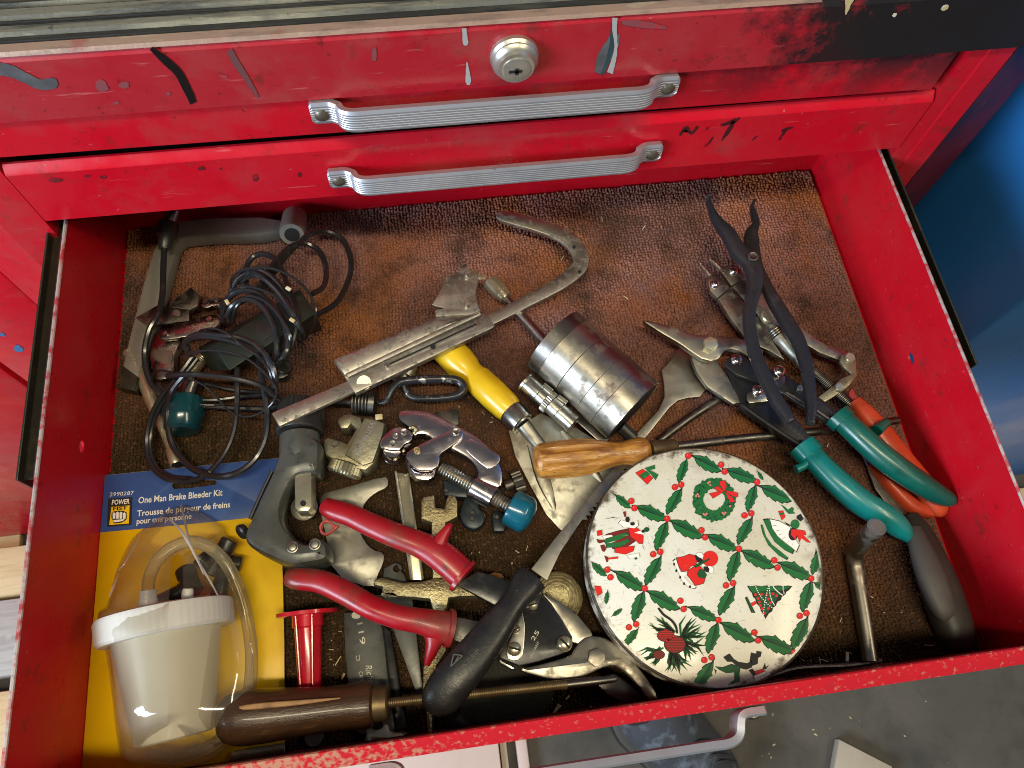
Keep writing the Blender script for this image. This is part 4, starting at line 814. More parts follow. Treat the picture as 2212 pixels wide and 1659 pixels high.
# ------------------------------------------------------------------ right-hand pliers and snips
t = thing('circlip_pliers', 'steel circlip pliers with two thin tips and orange grips under the green snips', 'pliers', base('S2', 600, 850))
for pts in ([(182, 490, 9), (205, 520, 11), (242, 560, 14)], [(232, 466, 8), (258, 485, 11), (296, 525, 14)]):
    part('tip', tube('S2', [(x, y, .021) for x, y, r in pts], 0, [r for x, y, r in pts], n=8, sub=4), M['steelbright'], t)
part('jaw_head', pl('S2', [(222, 590), (232, 555), (268, 533), (346, 618), (276, 672), (240, 640)], .0235, .005, .0007), M['steel'], t)
part('jaw_head', pl('S2', [(288, 520), (300, 505), (345, 493), (385, 505), (432, 560), (350, 606)], .0235, .005, .0007), M['steel'], t)
part('jaw_arm', pl('S2', [(280, 676), (348, 626), (560, 880), (640, 1010), (560, 960), (440, 910), (330, 760)], .0225, .005, .0008), M['steel'], t)
part('jaw_arm', pl('S2', [(358, 612), (436, 564), (560, 700), (750, 850), (860, 925), (960, 955), (1000, 985), (960, 1020), (830, 970), (700, 890), (520, 790)], .0215, .005, .0008), M['steel'], t)
part('pivot_plate', pl('S2', [(400, 830), (420, 800), (520, 760), (600, 830), (620, 900), (560, 930), (470, 920), (415, 880)], .019, .004, .0008, sm=1), M['steel'], t)
for x, y in ((258, 602), (360, 531)):
    c = P('S2', x, y, .0235); s = part('screw', domehead(c, 25 * pxm('S2', c), .0030), M['chrome'], t, smooth=60); part('hex_socket', disc(c + Vector((0, 0, .00255)), .0013, .0007, 6), M['void'], s, smooth=0)
c = P('S2', 546, 780, .024); part('pivot_cap', disc(c, 44 * pxm('S2', c), .0045, 28, [(0, 43 * pxm('S2', c)), (.8, 43 * pxm('S2', c)), (1, 38 * pxm('S2', c))]), M['plated'], t)
A, B = P('S2', 585, 840, .0255), P('S2', 610, 872, .0250); part('adjuster_collar', thread(A, B, .0078, .0016, 20, .1), M['steel'], t)
part('spring_tube', lathe(B, P('S2', 770, 1065, .021), [(0, .0068), (.4, .0062), (.95, .0054), (1, .0048)], 22), M['bladegrey'], t)
part('adjuster_screw', thread(P('S2', 770, 1050, .0190), P('S2', 1000, 1262, .017), .0046, .0012, 14, .18), M['steeldark'], t)
part('link', pl('S2', [(945, 985), (985, 965), (1022, 990), (1030, 1095), (985, 1150), (925, 1195), (850, 1240), (812, 1215), (900, 1150), (945, 1110), (1000, 1085), (960, 1050), (938, 1020)], .0260, .003, .0006), M['castzinc'], t)
for x, y, r in ((986, 1003, 28), (928, 1163, 26)):
    c = P('S2', x, y, .0255); part('rivet', disc(c, r * pxm('S2', c), .0030), M['plated'], t)
part('steel_tang', pl('S2', [(985, 1185), (1005, 1160), (1042, 1230), (1000, 1265)], .017, .003, .0005), M['pinkloop'], t)
part('grip', sweep(U('D', [(1846, 868, .020), (1868, 895, .021), (1905, 940, .020), (1950, 1000, .018), (1995, 1055, .016), (2026, 1098, .014), (2036, 1112, .013)], 0), [.0055, .0078, .0092, .0100, .0100, .0085, .004], [.006, .008, .009, .009, .009, .008, .004], k=0.85, n=18, ex=3), M['orangegrip'], t)
part('grip', sweep(U('D', [(1885, 1000, .012), (1925, 1050, .012), (1970, 1095, .011), (2010, 1108, .010)], 0), [.004, .005, .005, .004], [.006, .007, .007, .006], n=14, ex=3), M['orangegrip'], t)

t = thing('green_snips', 'compound tin snips with long teal green grips', 'tin snips', base('S2', 450, 1200))
part('upper_blade', pl('S1', [(1130, 552), (1150, 552), (1235, 568), (1400, 620), (1500, 653), (1640, 655), (1780, 672), (1900, 705), (1960, 760), (1960, 800), (1843, 798), (1790, 765), (1740, 752), (1690, 770), (1650, 822), (1600, 838), (1530, 820), (1470, 780), (1380, 716), (1250, 640), (1140, 570)], .028, .006, .0016), M['steel'], t)
part('lower_blade', pl('S2', [(130, 968), (200, 985), (270, 1005), (290, 1040), (340, 1110), (405, 1240), (360, 1248), (220, 1155), (165, 1080), (140, 1020)], .0215, .005, .0013), M['bladegrey'], t)
c = P('S2', 230, 935, .028); kk = pxm('S2', c); part('bolt', hexhead(c, 41 * kk, .0055, .4), M['plated'], t)
part('lever', pl('S2', [(312, 1030), (340, 990), (385, 975), (425, 990), (480, 1040), (640, 1085), (780, 1180), (940, 1290), (900, 1370), (760, 1275), (640, 1195), (500, 1130), (380, 1090)], .0265, .0035, .0007), M['blackplate'], t)
part('lever', pl('S2', [(318, 1045), (400, 1095), (500, 1135), (610, 1215), (792, 1440), (745, 1495), (392, 1268), (400, 1235)], .0225, .0035, .0007), M['blackplate'], t)
part('lever_flange', sweep(U('S2', [(396, 1258, .021), (560, 1375, .0225), (742, 1492, .024)], 0), .0016, .0042, n=8, ex=3), M['blackplate'], t)
part('lever_flange', sweep(U('S2', [(640, 1190, .025), (780, 1270, .026), (905, 1355, .027)], 0), .0013, .0030, n=8, ex=3), M['blackplate'], t)
part('link_plate', pl('S2', [(436, 1190), (470, 1172), (620, 1090), (642, 1098), (640, 1130), (560, 1215), (545, 1232), (448, 1242), (434, 1225)], .0275, .0018, .0004), M['steelbright'], t)
for x, y, r, a in ((376, 1010, 33, .5), (607, 1070, 33, .2), (490, 1176, 32, .35)):
    c = P('S2', x, y, .0280); screw(t, c, r * pxm('S2', c), .0032, M['chrome'], M['void'], a, True)
c = P('S2', 717, 1167, .0265); part('rivet', disc(c, 20 * pxm('S2', c), .0022), M['steel'], t)
g = part('grip', sweep(U('D', [(1740, 968, .026), (1770, 1003, .028), (1812, 1045, .029), (1860, 1085, .028), (1915, 1118, .026), (1950, 1146, .023), (1968, 1170, .020)], 0), [.0102, .0106, .0114, .0116, .0110, .0088, .0030], [.0095, .0105, .0112, .0112, .0104, .008, .003], k=0.8, n=24), M['teal'], t)
part('grip_collar', sweep(U('D', [(1731, 962, .0265), (1752, 985, .0275)], 0), [.0132, .0132], [.0118, .0118], k=0.8, n=24, sub=1), M['teal'], g)
part('grip_tab', sweep(U('S2', [(770, 1555, .027), (735, 1585, .027), (698, 1602, .027)], 0), [.005, .0035, .004], [.006, .004, .004], k=0.8, n=12), M['teal'], g)
g = part('grip', sweep(U('D', [(1815, 902, .030), (1850, 935, .032), (1905, 985, .032), (1960, 1026, .031), (2010, 1058, .030), (2048, 1078, .028), (2064, 1082, .026)], 0), [.0098, .0104, .0108, .0104, .0094, .0066, .003], [.0096, .0104, .0106, .0102, .0092, .007, .003], k=0.82, n=24), M['green'], t)
part('grip_collar', sweep(U('D', [(1808, 897, .030), (1824, 912, .031)], 0), [.0124, .0124], [.0116, .0116], k=0.82, n=24, sub=1), M['green'], g)
part('grip_tab', sweep(U('S2', [(1135, 1392, .033), (1175, 1358, .032), (1190, 1352, .031)], 0), [.004, .0035, .003], [.006, .005, .004], n=12), M['green'], g)

t = thing('spring_pliers', 'black forged brake spring pliers with spread curved arms lying on top of the snips', 'pliers', base('S2', 520, 700))
za = .050
part('arm', pl('S2', ribpx([(228, 122, 4.4, za - .006), (236, 165, 10.6, za - .006), (262, 225, 18.5, za - .005), (300, 275, 26.4, za - .004), (345, 320, 35.2, za - .002), (400, 400, 38.7, za), (455, 460, 40.5, za), (482, 520, 44.0, za), (486, 600, 38.7, za), (462, 700, 33.4, za), (458, 800, 30.8, za), (480, 930, 31.7, za), (530, 1070, 32.6, za), (590, 1200, 31.7, za), (650, 1300, 28.2, za), (672, 1345, 22.9, za)], 5), 0, .0075, .0022), M['blacksteel'], t)
part('arm', pl('S2', ribpx([(482, 128, 5.3, za - .012), (470, 170, 9.7, za - .012), (482, 215, 15.0, za - .011), (490, 262, 19.4, za - .011), (468, 310, 35.2, za - .010), (470, 390, 38.7, za - .010), (480, 470, 38.7, za - .010), (520, 560, 26.4, za - .010), (590, 690, 31.7, za - .008), (660, 800, 35.2, za - .006), (722, 900, 33.4, za - .004), (766, 1020, 31.7, za - .002), (788, 1150, 29.9, za), (796, 1270, 26.4, za), (785, 1348, 21.1, za)], 5), 0, .0075, .0022), M['blacksteel'], t)
c = P('S2', 466, 450, za); part('pivot_rivet', lathe(c, c + Vector((0, 0, .0016)), [(0, 33 * pxm('S2', c)), (.6, 31 * pxm('S2', c)), (.75, 22 * pxm('S2', c)), (.55, 17 * pxm('S2', c)), (.5, .0)], 24), M['steeldark'], t)
for x, y in ((476, 637), (489, 512)):
    c = P('S2', x, y, za); part('punch_mark', faces3([circ('S2', x, y, 10, za + .0002, 12)]), M['void'], t, smooth=0)
part('hook_tip', sweep(U('S2', [(228, 128, za - .005), (226, 118, za - .012)], 0), [.0022, .0016], n=8, sub=1), M['blacksteel'], t)

solo('bent_lever', sweep([P('S7', 545, 388, .052), P('S7', 512, 425, .042), P('S7', 470, 468, .029), P('S7', 436, 512, .0175), P('S7', 428, 565, .0115), P('S7', 440, 650, .0095), P('S7', 478, 880, .0092), P('S7', 512, 1098, .0092)], [.0070, .0070, .0068, .0066, .0066, .0064, .0062, .0060], k=0.86, n=28, sub=6), M['steel'], 'bent round steel lever with flat cut end right of the printed tin', 'lever')

t = thing('rubber_grip_saw', 'jab saw with grey and black rubber grip in the lower right corner', 'jab saw', base('S7', 880, 720))
part('grip', sweep([P('S7', x, y, z) for x, y, z in ((725, 330, .012), (770, 420, .015), (822, 560, .018), (872, 690, .019), (918, 820, .019), (955, 930, .018), (968, 985, .016), (972, 1015, .014))], [.0062, .0102, .0136, .0150, .0150, .0138, .0112, .006], [.006, .009, .012, .014, .014, .0135, .012, .007], k=0.8, n=26, ex=2.6), M['darkrubber'], t)
part('grip_panel', sweep([P('S7', x, y, z) for x, y, z in ((742, 395, .0205), (785, 520, .0245), (838, 660, .0265), (880, 770, .0265), (905, 850, .0250), (905, 885, .0225))], [.0060, .0102, .0118, .0112, .0086, .003], [.0040, .0060, .0072, .0072, .0065, .003], k=0.8, n=20, ex=2.6), M['greyrubber'], t)
part('blade', pl('S7', [(462, -60), (484, -40), (520, 70), (600, 160), (760, 360), (700, 400), (540, 190), (500, 90)], .010, .0016, .0004), M['steeldark'], t)
te = []
for i in range(22):
    x, y = 462 + (548 - 462) * i / 22, -4 + (190 + 4) * i / 22
    te.append(U('S7', [(x - 2, y), (x + 7, y + 2), (x + 10, y + 8), (x + 1, y + 5)], .0105))
part('teeth', faces3(te), M['steelbright'], t, smooth=0)
solo('thin_rod', tube('S7', [(-30, 1180, .007), (130, 1132, .007), (400, 1118, .006), (570, 1092, .006)], 0, 14, n=10, sub=3), M['steeldark'], 'thin dark rod lying along the front wall right of the tin', 'rod')

# keyhole saw
t = thing('keyhole_saw', 'keyhole saw with black rubber handle and toothed grey blade pointing at the wooden screwdriver', 'saw', base('T4', 700, 900))
part('handle', sweep([P('T4', x, y, z) for x, y, z in ((1166, 286, .044), (1120, 345, .0455), (1045, 450, .047), (960, 570, .048), (850, 720, .049), (690, 930, .050), (540, 1110, .050), (420, 1260, .048), (345, 1370, .046), (310, 1440, .044), (300, 1462, .043))],
    [.0150, .0146, .0120, .0124, .0150, .0168, .0180, .0184, .0166, .0110, .0050], [.0105, .0105, .0098, .0100, .0110, .0122, .0128, .0128, .0116, .0085, .004], k=0.67, n=30, ex=2.4), M['rubber'], t)
bl = [(1148, 1228, .0440), (1209, 1151, .036), (1336, 998, .026), (1372, 1002, .0245), (1305, 1075, .029), (1210, 1193, .037), (1182, 1252, .0435)]
te = []
for i in range(13):
    a = i / 13; b = (i + .55) / 13; c3 = (i + 1) / 13
    q = lambda s: (1360 + (1262 - 1360) * s, 1012 + (1132 - 1012) * s, .0255 + (.0325 - .0255) * s)
    te += [q(a), (q(b)[0] - 8, q(b)[1] - 5, q(b)[2])]
part('blade', pl('D', bl[:4] + te + bl[5:], 0, .0014, .0002), M['bladegrey'], t)
text_o = part('embossed_text', text('T4', 'PRO-GRIP', (520, 1155), (712, 932), 40, .0594), M['embossed'], t, smooth=0)
part('embossed_logo', join(*[sweep(U('T4', [(x0, y0, .0588), (x1, y1, .0588)], 0), .0005, n=6, sub=1) for x0, y0, x1, y1 in ((450, 1066, 556, 968), (556, 968, 478, 955), (478, 955, 450, 1066), (492, 1020, 520, 975))]), M['embossed'], t)

# ------------------------------------------------------------------ tin with printed lid
t = thing('round_tin', 'round tin with white lid printed with holly, wreath and small winter figures', 'tin', (.391, .0745, .003))
ZT = .050; TC = Vector((.391, .0745, 0)); TR_ = .0730
def ringprof(z0, z1, pr, n=96): return lathe(TC + Vector((0, 0, z0)), TC + Vector((0, 0, z1)), [(q, r * 1.012) for q, r in pr], n)
part('can', ringprof(.003, .040, [(0, .0690), (.03, .0708), (.06, .0708), (1, .0708)]), M['tinside'], t)
ld = part('lid', ringprof(.030, ZT, [(0, .0728), (.05, .0734), (.12, .0726), (.85, .0726), (.92, .0738), (.97, .0738), (1, .0724)]), M['tinwhite'], t, smooth=40)
part('rim_bead', sweep([TC + Vector((.0740 * math.cos(a), .0740 * math.sin(a), ZT - .0012)) for a in [2 * math.pi * i / 72 for i in range(72)]], .0012, .0012, n=8, sub=1, closed=True), M['tinside'], ld)
ZP = ZT + .0002
def clipdisc(p):            # keep printed points on the lid
    d = Vector((p.x - TC.x, p.y - TC.y)); r = d.length
    if r > .0722: d *= .0722 / r
    return Vector((TC.x + d.x, TC.y + d.y, p.z))
def pr(f, pts, dz=0): return [clipdisc(P(f, x, y, ZP + dz)) for x, y in pts]
def inlid(f, x, y): p = P(f, x, y, ZP); return (Vector((p.x - TC.x, p.y - TC.y))).length < .0732
CUR = []
class Sink:
    def __init__(self, mk): self.mk = mk
    def append(self, p): CUR.append((self.mk, p))
G, G2, K, RD, DR, PK, WH = [Sink(k) for k in ('pgreen', 'pgreen2', 'pblack', 'pred', 'pdred', 'ppink', 'pwhite')]
def flush(name, label=None):
    if not CUR: return
    mk = []; b = bmesh.new()
    for k, p in CUR:
        if k not in mk: mk.append(k)
        try: fc = b.faces.new([b.verts.new(v) for v in p]); fc.material_index = mk.index(k)
        except ValueError: pass
    me = bpy.data.meshes.new(name); b.to_mesh(me); b.free()
    for k in mk: me.materials.append(M[k])
    CUR.clear(); part(name, me, None, ld, label, smooth=0)
LT = [(0, 0), (.10, .06), (.22, .20), (.36, .275), (.375, .22), (.50, .285), (.60, .30), (.615, .235), (.72, .25), (.80, .245), (.805, .18), (.90, .15), (1, .0)]
LB = [(.97, -.05), (.86, -.09), (.84, -.16), (.74, -.155), (.63, -.235), (.60, -.175), (.48, -.22), (.38, -.28), (.35, -.20), (.22, -.16), (.10, -.07)]
def leaf(f, a, b, wd=1.0):
    ax, ay = a; bx, by = b; dx, dy = bx - ax, by - ay; nx, ny = -dy, dx
    if not inlid(f, (ax + bx) / 2, (ay + by) / 2): return
    m = lambda s, e=1.0: [(ax + dx * u + nx * v * s, ay + dy * u + ny * v * s) for u, v in LT + LB]
    cx, cy = (ax + bx) / 2, (ay + by) / 2
    o = m(wd); big = [(cx + (x - cx) * 1.07, cy + (y - cy) * 1.10) for x, y in o]
    K.append(pr(f, big, .00002)); G.append(pr(f, o, .00006))
    s = [(ax - dx * .12 + nx * .04, ay - dy * .12 + ny * .04), (ax + dx * .3 + nx * .03, ay + dy * .3 + ny * .03), (ax + dx * .92, ay + dy * .92), (ax + dx * .3 + nx * .0, ay + dy * .3 + ny * .0), (ax - dx * .12 - nx * .0, ay - dy * .12 - ny * .0)]
    K.append(pr(f, s, .00010))
    G2.append(pr(f, [(ax + dx * u + nx * v * wd, ay + dy * u + ny * v * wd) for u, v in [(.15, .01), (.9, .0), (.84, -.10), (.62, -.13), (.45, -.16), (.25, -.11)]], .00008))
def berry(f, x, y, r):
    if not inlid(f, x, y): return
    c = lambda rr, ox=0, oy=0: [(x + ox + rr * math.cos(i * .393), y + oy + rr * math.sin(i * .393)) for i in range(16)]
    K.append(pr(f, c(r * 1.12), .00012)); RD.append(pr(f, c(r), .00016)); PK.append(pr(f, c(r * .22, -r * .25, -r * .3), .0002))
for a, b in (((752, 165), (908, 250)), ((938, 240), (1112, 302)), ((1132, 335), (1308, 418)), ((718, 185), (672, 312)), ((690, 350), (606, 492)), ((312, 385), (398, 458)), ((428, 450), (604, 520)), ((1108, 330), (1062, 475)),
    ((1088, 515), (1008, 662)), ((608, 535), (545, 695)), ((622, 530), (805, 622)), ((828, 612), (1002, 692)), ((572, 735), (486, 892)), ((1025, 700), (1208, 792)), ((1238, 768), (1422, 852)), ((1012, 700), (958, 868)), ((988, 905), (902, 1062)),
    ((178, 768), (262, 842)), ((308, 818), (478, 918)), ((475, 930), (418, 1098)), ((495, 930), (674, 1028)), ((728, 1020), (888, 1088)), ((1487, 690), (1428, 832)), ((1435, 882), (1525, 928)), ((1424, 872), (1372, 1042)), ((442, 1145), (366, 1240)),
    ((893, 1108), (838, 1278)), ((910, 1108), (1098, 1208)), ((1128, 1188), (1322, 1272)), ((1402, 1080), (1318, 1255)), ((868, 1328), (770, 1485)), ((1310, 1288), (1275, 1395)), ((1322, 1305), (1405, 1285)), ((1120, 255), (1150, 300)), ((270, 930), (262, 1002)), ((295, 1070), (350, 1030))):
    leaf('S6', a, b, .70); flush('holly_leaf')
for x, y in ((725, 165), (912, 215), (932, 254), (1115, 313), (650, 342), (685, 328), (403, 421), (421, 461), (606, 521), (1044, 502), (1082, 490), (800, 586), (821, 626), (527, 722), (567, 708), (1012, 691), (1212, 756), (1231, 797), (268, 809), (285, 852), (479, 915), (939, 898), (979, 885), (1455, 673), (1421, 859), (681, 985), (699, 1032), (390, 1135), (431, 1118), (1357, 1070), (1395, 1055), (896, 1094), (1100, 1164), (1121, 1209), (1322, 1277), (817, 1320), (858, 1304), (1325, 415)):
    berry('S6', x, y, 16.5); flush('holly_berry')
# wreath: small holly leaves round a ring
rn = random.Random(3)
def ell(cx, cy, rx, ry, n=20, jig=0, a0=0): return [(cx + rx * math.cos(a0 + 2 * math.pi * i / n) * (1 + (jig if i % 2 else -jig)), cy + ry * math.sin(a0 + 2 * math.pi * i / n) * (1 + (jig if i % 2 else -jig))) for i in range(n)]
def ringpoly(cx, cy, ro, ri, n, jig, dz, lst):
    o = ell(cx, cy, ro, ro, n, jig); i2 = ell(cx, cy, ri, ri, n, jig)
    for k in range(n): lst.append(pr('S6', [o[k], o[(k + 1) % n], i2[(k + 1) % n], i2[k]], dz))
ringpoly(872, 412, 121, 62, 56, .035, .00004, G2)
ringpoly(872, 412, 100, 82, 40, .03, .00005, K)
for k in range(46):
    a = k * .1366 * 1.0; r = (112, 92, 74)[k % 3] + rn.uniform(-5, 5); an = a + rn.uniform(-.9, .9) + 1.2; ln = rn.uniform(34, 48)
    x, y = 872 + r * math.cos(a), 412 + r * math.sin(a); dx, dy = math.cos(an) * ln / 2, math.sin(an) * ln / 2
    nx, ny = -dy, dx; ax, ay = x - dx, y - dy
    G.append(pr('S6', [(ax + 2 * dx * u + 2 * nx * v * 1.2, ay + 2 * dy * u + 2 * ny * v * 1.2) for u, v in LT + LB], .00006 + k * .0000012))
    K.append(pr('S6', [(x - dx, y - dy), (x + dx, y + dy), (x + dx * .9 + nx * .1, y + dy * .9 + ny * .1)], .00013))
for x, y in ((838, 318), (850, 330), (846, 312), (778, 382), (770, 392), (785, 394), (822, 500), (830, 492), (812, 494), (920, 488), (928, 496), (936, 486), (962, 450)):
    PK.append(pr('S6', ell(x, y, 6, 6, 10), .00018))
def P3(lst, f, polys, dz):
    for p in polys: lst.append(pr(f, p, dz))
bow = [[(930, 365), (905, 330), (905, 308), (935, 305), (942, 340)], [(930, 365), (890, 335), (872, 345), (890, 365)], [(928, 362), (862, 374), (845, 378), (858, 392), (866, 405), (900, 385)], [(932, 362), (985, 368), (1006, 375), (1005, 398), (975, 392)], [(932, 366), (975, 400), (990, 425), (962, 428), (950, 400)]]
for p in bow:
    cx = sum(q[0] for q in p) / len(p); cy = sum(q[1] for q in p) / len(p)
    K.append(pr('S6', [(cx + (x - cx) * 1.10, cy + (y - cy) * 1.10) for x, y in p], .00020)); RD.append(pr('S6', p, .00024))
flush('wreath', 'printed holly wreath with red bow')
# fir tree
K.append(pr('S6', [(1058, 900), (1085, 903), (1110, 898), (1140, 903), (1170, 898), (1200, 902), (1235, 898), (1265, 902), (1290, 898), (1315, 902), (1295, 925), (1280, 935), (1275, 950), (1255, 962), (1250, 980), (1228, 992), (1222, 1012), (1205, 1025), (1200, 1045), (1182, 1056), (1162, 1088), (1150, 1060), (1138, 1045), (1130, 1018), (1112, 1000), (1105, 975), (1092, 962), (1085, 940), (1072, 925)], .00004))
P3(G, 'S6', [[(1065, 904), (1306, 904), (1270, 922), (1230, 930), (1180, 926), (1130, 934), (1090, 940)]], .00006)
P3(G2, 'S6', [[(1095, 942), (1170, 930), (1250, 940), (1210, 1000), (1160, 1070), (1120, 1000)]], .00005)
for x, y in ((1105, 950), (1140, 948), (1170, 952), (1205, 945), (1225, 956), (1120, 972), (1178, 975), (1128, 992), (1132, 1012), (1192, 996), (1142, 1030), (1178, 1028), (1155, 1056)): RD.append(pr('S6', ell(x, y, 8, 8, 10), .0001))
for (x0, y0, x1, y1, xm, ym) in ((1108, 906, 1198, 1022, 1130, 972), (1180, 902, 1150, 1062, 1158, 980), (1184, 905, 1212, 1008, 1185, 970), (1206, 905, 1258, 952, 1228, 935), (1262, 903, 1268, 945, 1262, 925)):
    for k in range(13):
        s = k / 12; x = (1 - s) ** 2 * x0 + 2 * s * (1 - s) * xm + s * s * x1; y = (1 - s) ** 2 * y0 + 2 * s * (1 - s) * ym + s * s * y1; WH.append(pr('S6', ell(x, y, 3.4, 3.4, 7), .00012))
RD.append(pr('S6', [(1080, 998), (1105, 985), (1112, 1002), (1088, 1016)], .00005)); K.append(pr('S6', [(1046, 968), (1058, 960), (1106, 1054), (1082, 1052)], .00004)); G2.append(pr('S6', [(1052, 972), (1060, 968), (1098, 1048), (1086, 1048)], .00006))
flush('fir_tree', 'printed fir tree with red balls and white bead garlands')
# pine cones and needles
def needle(x, y, a, l, wd=7):
    dx, dy = math.cos(a), math.sin(a); b = rn.uniform(-.18, .18); mx, my = x + dx * l * .55 - dy * l * b, y + dy * l * .55 + dx * l * b; ex, ey = x + dx * l, y + dy * l
    G.append(pr('S6', [(x - dy * wd * .8, y + dx * wd * .8), (mx - dy * wd, my + dx * wd), (ex, ey), (mx + dy * wd, my - dx * wd), (x + dy * wd * .8, y - dx * wd * .8)], .00004))
    K.append(pr('S6', [(x - dy * wd * .1, y + dx * wd * .3), (mx - dy * wd * .1, my + dx * wd * .1), (x + dx * l * .9, y + dy * l * .9), (mx + dy * wd * .55, my - dx * wd * .55)], .00007))
for k in range(34): needle(690 + rn.uniform(-12, 12), 1190 + rn.uniform(-12, 40), -1.35 + k * .085, rn.uniform(105, 150))
for k in range(20): needle(640 + rn.uniform(-20, 20), 1270 + rn.uniform(-10, 10), .55 + k * .075, rn.uniform(95, 140))
for k in range(14): needle(575 + rn.uniform(-15, 15), 1265 + rn.uniform(-20, 10), 1.9 + k * .09, rn.uniform(95, 135))
for k in range(12): needle(640 + rn.uniform(-15, 15), 1165 + rn.uniform(-10, 10), 3.15 + k * .085, rn.uniform(80, 150))
K.append(pr('S6', ribpx([(556, 1025, 6), (585, 1062, 7), (630, 1095, 7), (655, 1130, 7), (664, 1170, 5)], 4), .00009))
for cx, cy, rx, ry in ((598, 1182, 50, 36), (650, 1232, 62, 52), (560, 1290, 34, 26)):
    K.append(pr('S6', ell(cx, cy, rx, ry, 22), .00010)); DR.append(pr('S6', ell(cx, cy, rx * .9, ry * .88, 22), .00012))
    if cx == 560: continue
    for i in range(-4, 5):
        for j in range(-3, 4):
            u, v = i * .22 + (j % 2) * .11, j * .28
            if u * u + v * v < .8: RD.append(pr('S6', [(cx + rx * u - 6, cy + ry * v + 2), (cx + rx * u, cy + ry * v - 6), (cx + rx * u + 7, cy + ry * v - 1), (cx + rx * u + 1, cy + ry * v - 1)], .00014))
flush('pine_sprig', 'printed pine sprig with two red cones')
# small figures (plain period costumes)
def fig(lst, polys, f='S6', dz=.00006, out=1.06):
    for p in polys:
        cx = sum(q[0] for q in p) / len(p); cy = sum(q[1] for q in p) / len(p)
        K.append(pr(f, [(cx + (x - cx) * out, cy + (y - cy) * out) for x, y in p], dz - .00003)); lst.append(pr(f, p, dz))
fig(RD, [ell(849, 747, 44, 44, 24)], dz=.00008, out=1.02)
fig(WH, [[(640, 762), (655, 750), (680, 820), (720, 825), (700, 850), (735, 890), (770, 905), (760, 915), (725, 905), (690, 870), (668, 820)]], dz=.00007)
fig(RD, [[(660, 742), (700, 735), (730, 722), (760, 730), (775, 760), (765, 785), (740, 790), (720, 815), (690, 818), (672, 790)], [(725, 815), (755, 795), (790, 790), (815, 815), (822, 850), (812, 885), (790, 892), (765, 898), (745, 870), (722, 840)]], dz=.00010)
fig(WH, [[(768, 722), (780, 712), (800, 714), (812, 728), (806, 748), (796, 742), (784, 738)], [(835, 790), (852, 788), (868, 800), (868, 822), (852, 832), (842, 818), (846, 806)]], dz=.00016)
fig(K, [[(764, 726), (782, 730), (800, 744), (812, 762), (800, 772), (780, 768), (768, 752)], [(812, 792), (836, 790), (850, 806), (846, 824), (826, 822), (814, 810)]], dz=.00014, out=1.0)
fig(WH, [[(806, 752), (814, 766), (800, 778), (795, 766)], [(806, 776), (822, 782), (812, 792), (800, 788)]], dz=.00012)
fig(G2, [[(758, 785), (840, 745), (848, 752), (770, 798)], [(775, 832), (790, 805), (815, 815), (830, 840), (815, 858), (785, 852)]], dz=.00016)
for x, y in ((646, 778), (658, 815), (680, 852), (702, 888), (735, 905)): K.append(pr('S6', ell(x, y, 6, 9, 8), .00012))
flush('carol_singers', 'two printed figures in red dresses before a red candle halo')
# lady with striped skirt
fig(G, [[(1152, 528), (1182, 524), (1198, 575), (1230, 622), (1275, 660), (1322, 695), (1312, 716), (1270, 695), (1215, 650), (1180, 590)], [(1138, 560), (1148, 560), (1165, 620), (1200, 668), (1248, 705), (1288, 738), (1280, 750), (1235, 725), (1180, 670), (1150, 610)]])
fig(WH, [[(1188, 524), (1240, 535), (1298, 566), (1318, 620), (1352, 668), (1336, 705), (1322, 692), (1275, 655), (1232, 620), (1202, 575)]], dz=.00005)
for a, b in (((1200, 560), (1230, 562)), ((1215, 590), (1250, 590)), ((1232, 615), (1260, 605)), ((1255, 640), (1275, 622)), ((1285, 662), (1298, 640)), ((1308, 682), (1320, 655))): K.append(pr('S6', [a, ((a[0] + b[0]) / 2, (a[1] + b[1]) / 2 - 3), b, ((a[0] + b[0]) / 2, (a[1] + b[1]) / 2)], .00009))
fig(G, [ell(1330, 552, 24, 26, 14), [(1250, 440), (1275, 455), (1290, 470), (1310, 455), (1322, 462), (1318, 478), (1330, 490), (1295, 492), (1280, 478)]])
fig(K, [[(1340, 505), (1365, 492), (1385, 500), (1378, 520), (1362, 535), (1340, 520)], ell(1318, 608, 26, 36, 16), [(1270, 538), (1300, 555), (1310, 565), (1285, 555)]], dz=.00007)
fig(RD, [[(1310, 580), (1340, 582), (1385, 590), (1392, 615), (1375, 612), (1418, 655), (1395, 652), (1365, 630), (1355, 655), (1340, 610), (1330, 640), (1305, 610)], [(1235, 478), (1262, 475), (1275, 510), (1255, 528)]], dz=.0001)
fig(G, [[(1240, 490), (1264, 484), (1268, 494), (1244, 502)]], dz=.00014)
flush('skirt_lady', 'printed lady in a green striped white skirt with red bow')
# carolling group at left
fig(DR, [[(262, 610), (330, 590), (400, 575), (440, 610), (420, 650), (360, 690), (300, 690), (285, 660), (330, 640), (265, 640)]])
fig(G, [[(250, 640), (300, 622), (370, 598), (390, 612), (330, 640), (258, 660)], [(262, 660), (330, 655), (385, 635), (395, 650), (340, 680), (265, 684)]], dz=.0001)
fig(RD, [[(208, 590), (236, 584), (240, 612), (212, 618)], [(388, 572), (420, 562), (450, 585), (470, 620), (468, 660), (445, 660), (425, 640), (400, 622)], [(310, 690), (360, 680), (420, 675), (412, 705), (370, 722), (312, 712)], [(270, 742), (325, 735), (328, 746), (272, 752)]], dz=.00012)
fig(DR, [[(206, 635), (224, 640), (250, 640), (250, 652), (225, 660), (214, 655)], [(228, 672), (250, 668), (262, 690), (250, 708), (238, 702)], [(250, 730), (272, 738), (272, 762), (264, 768)]], dz=.00012)
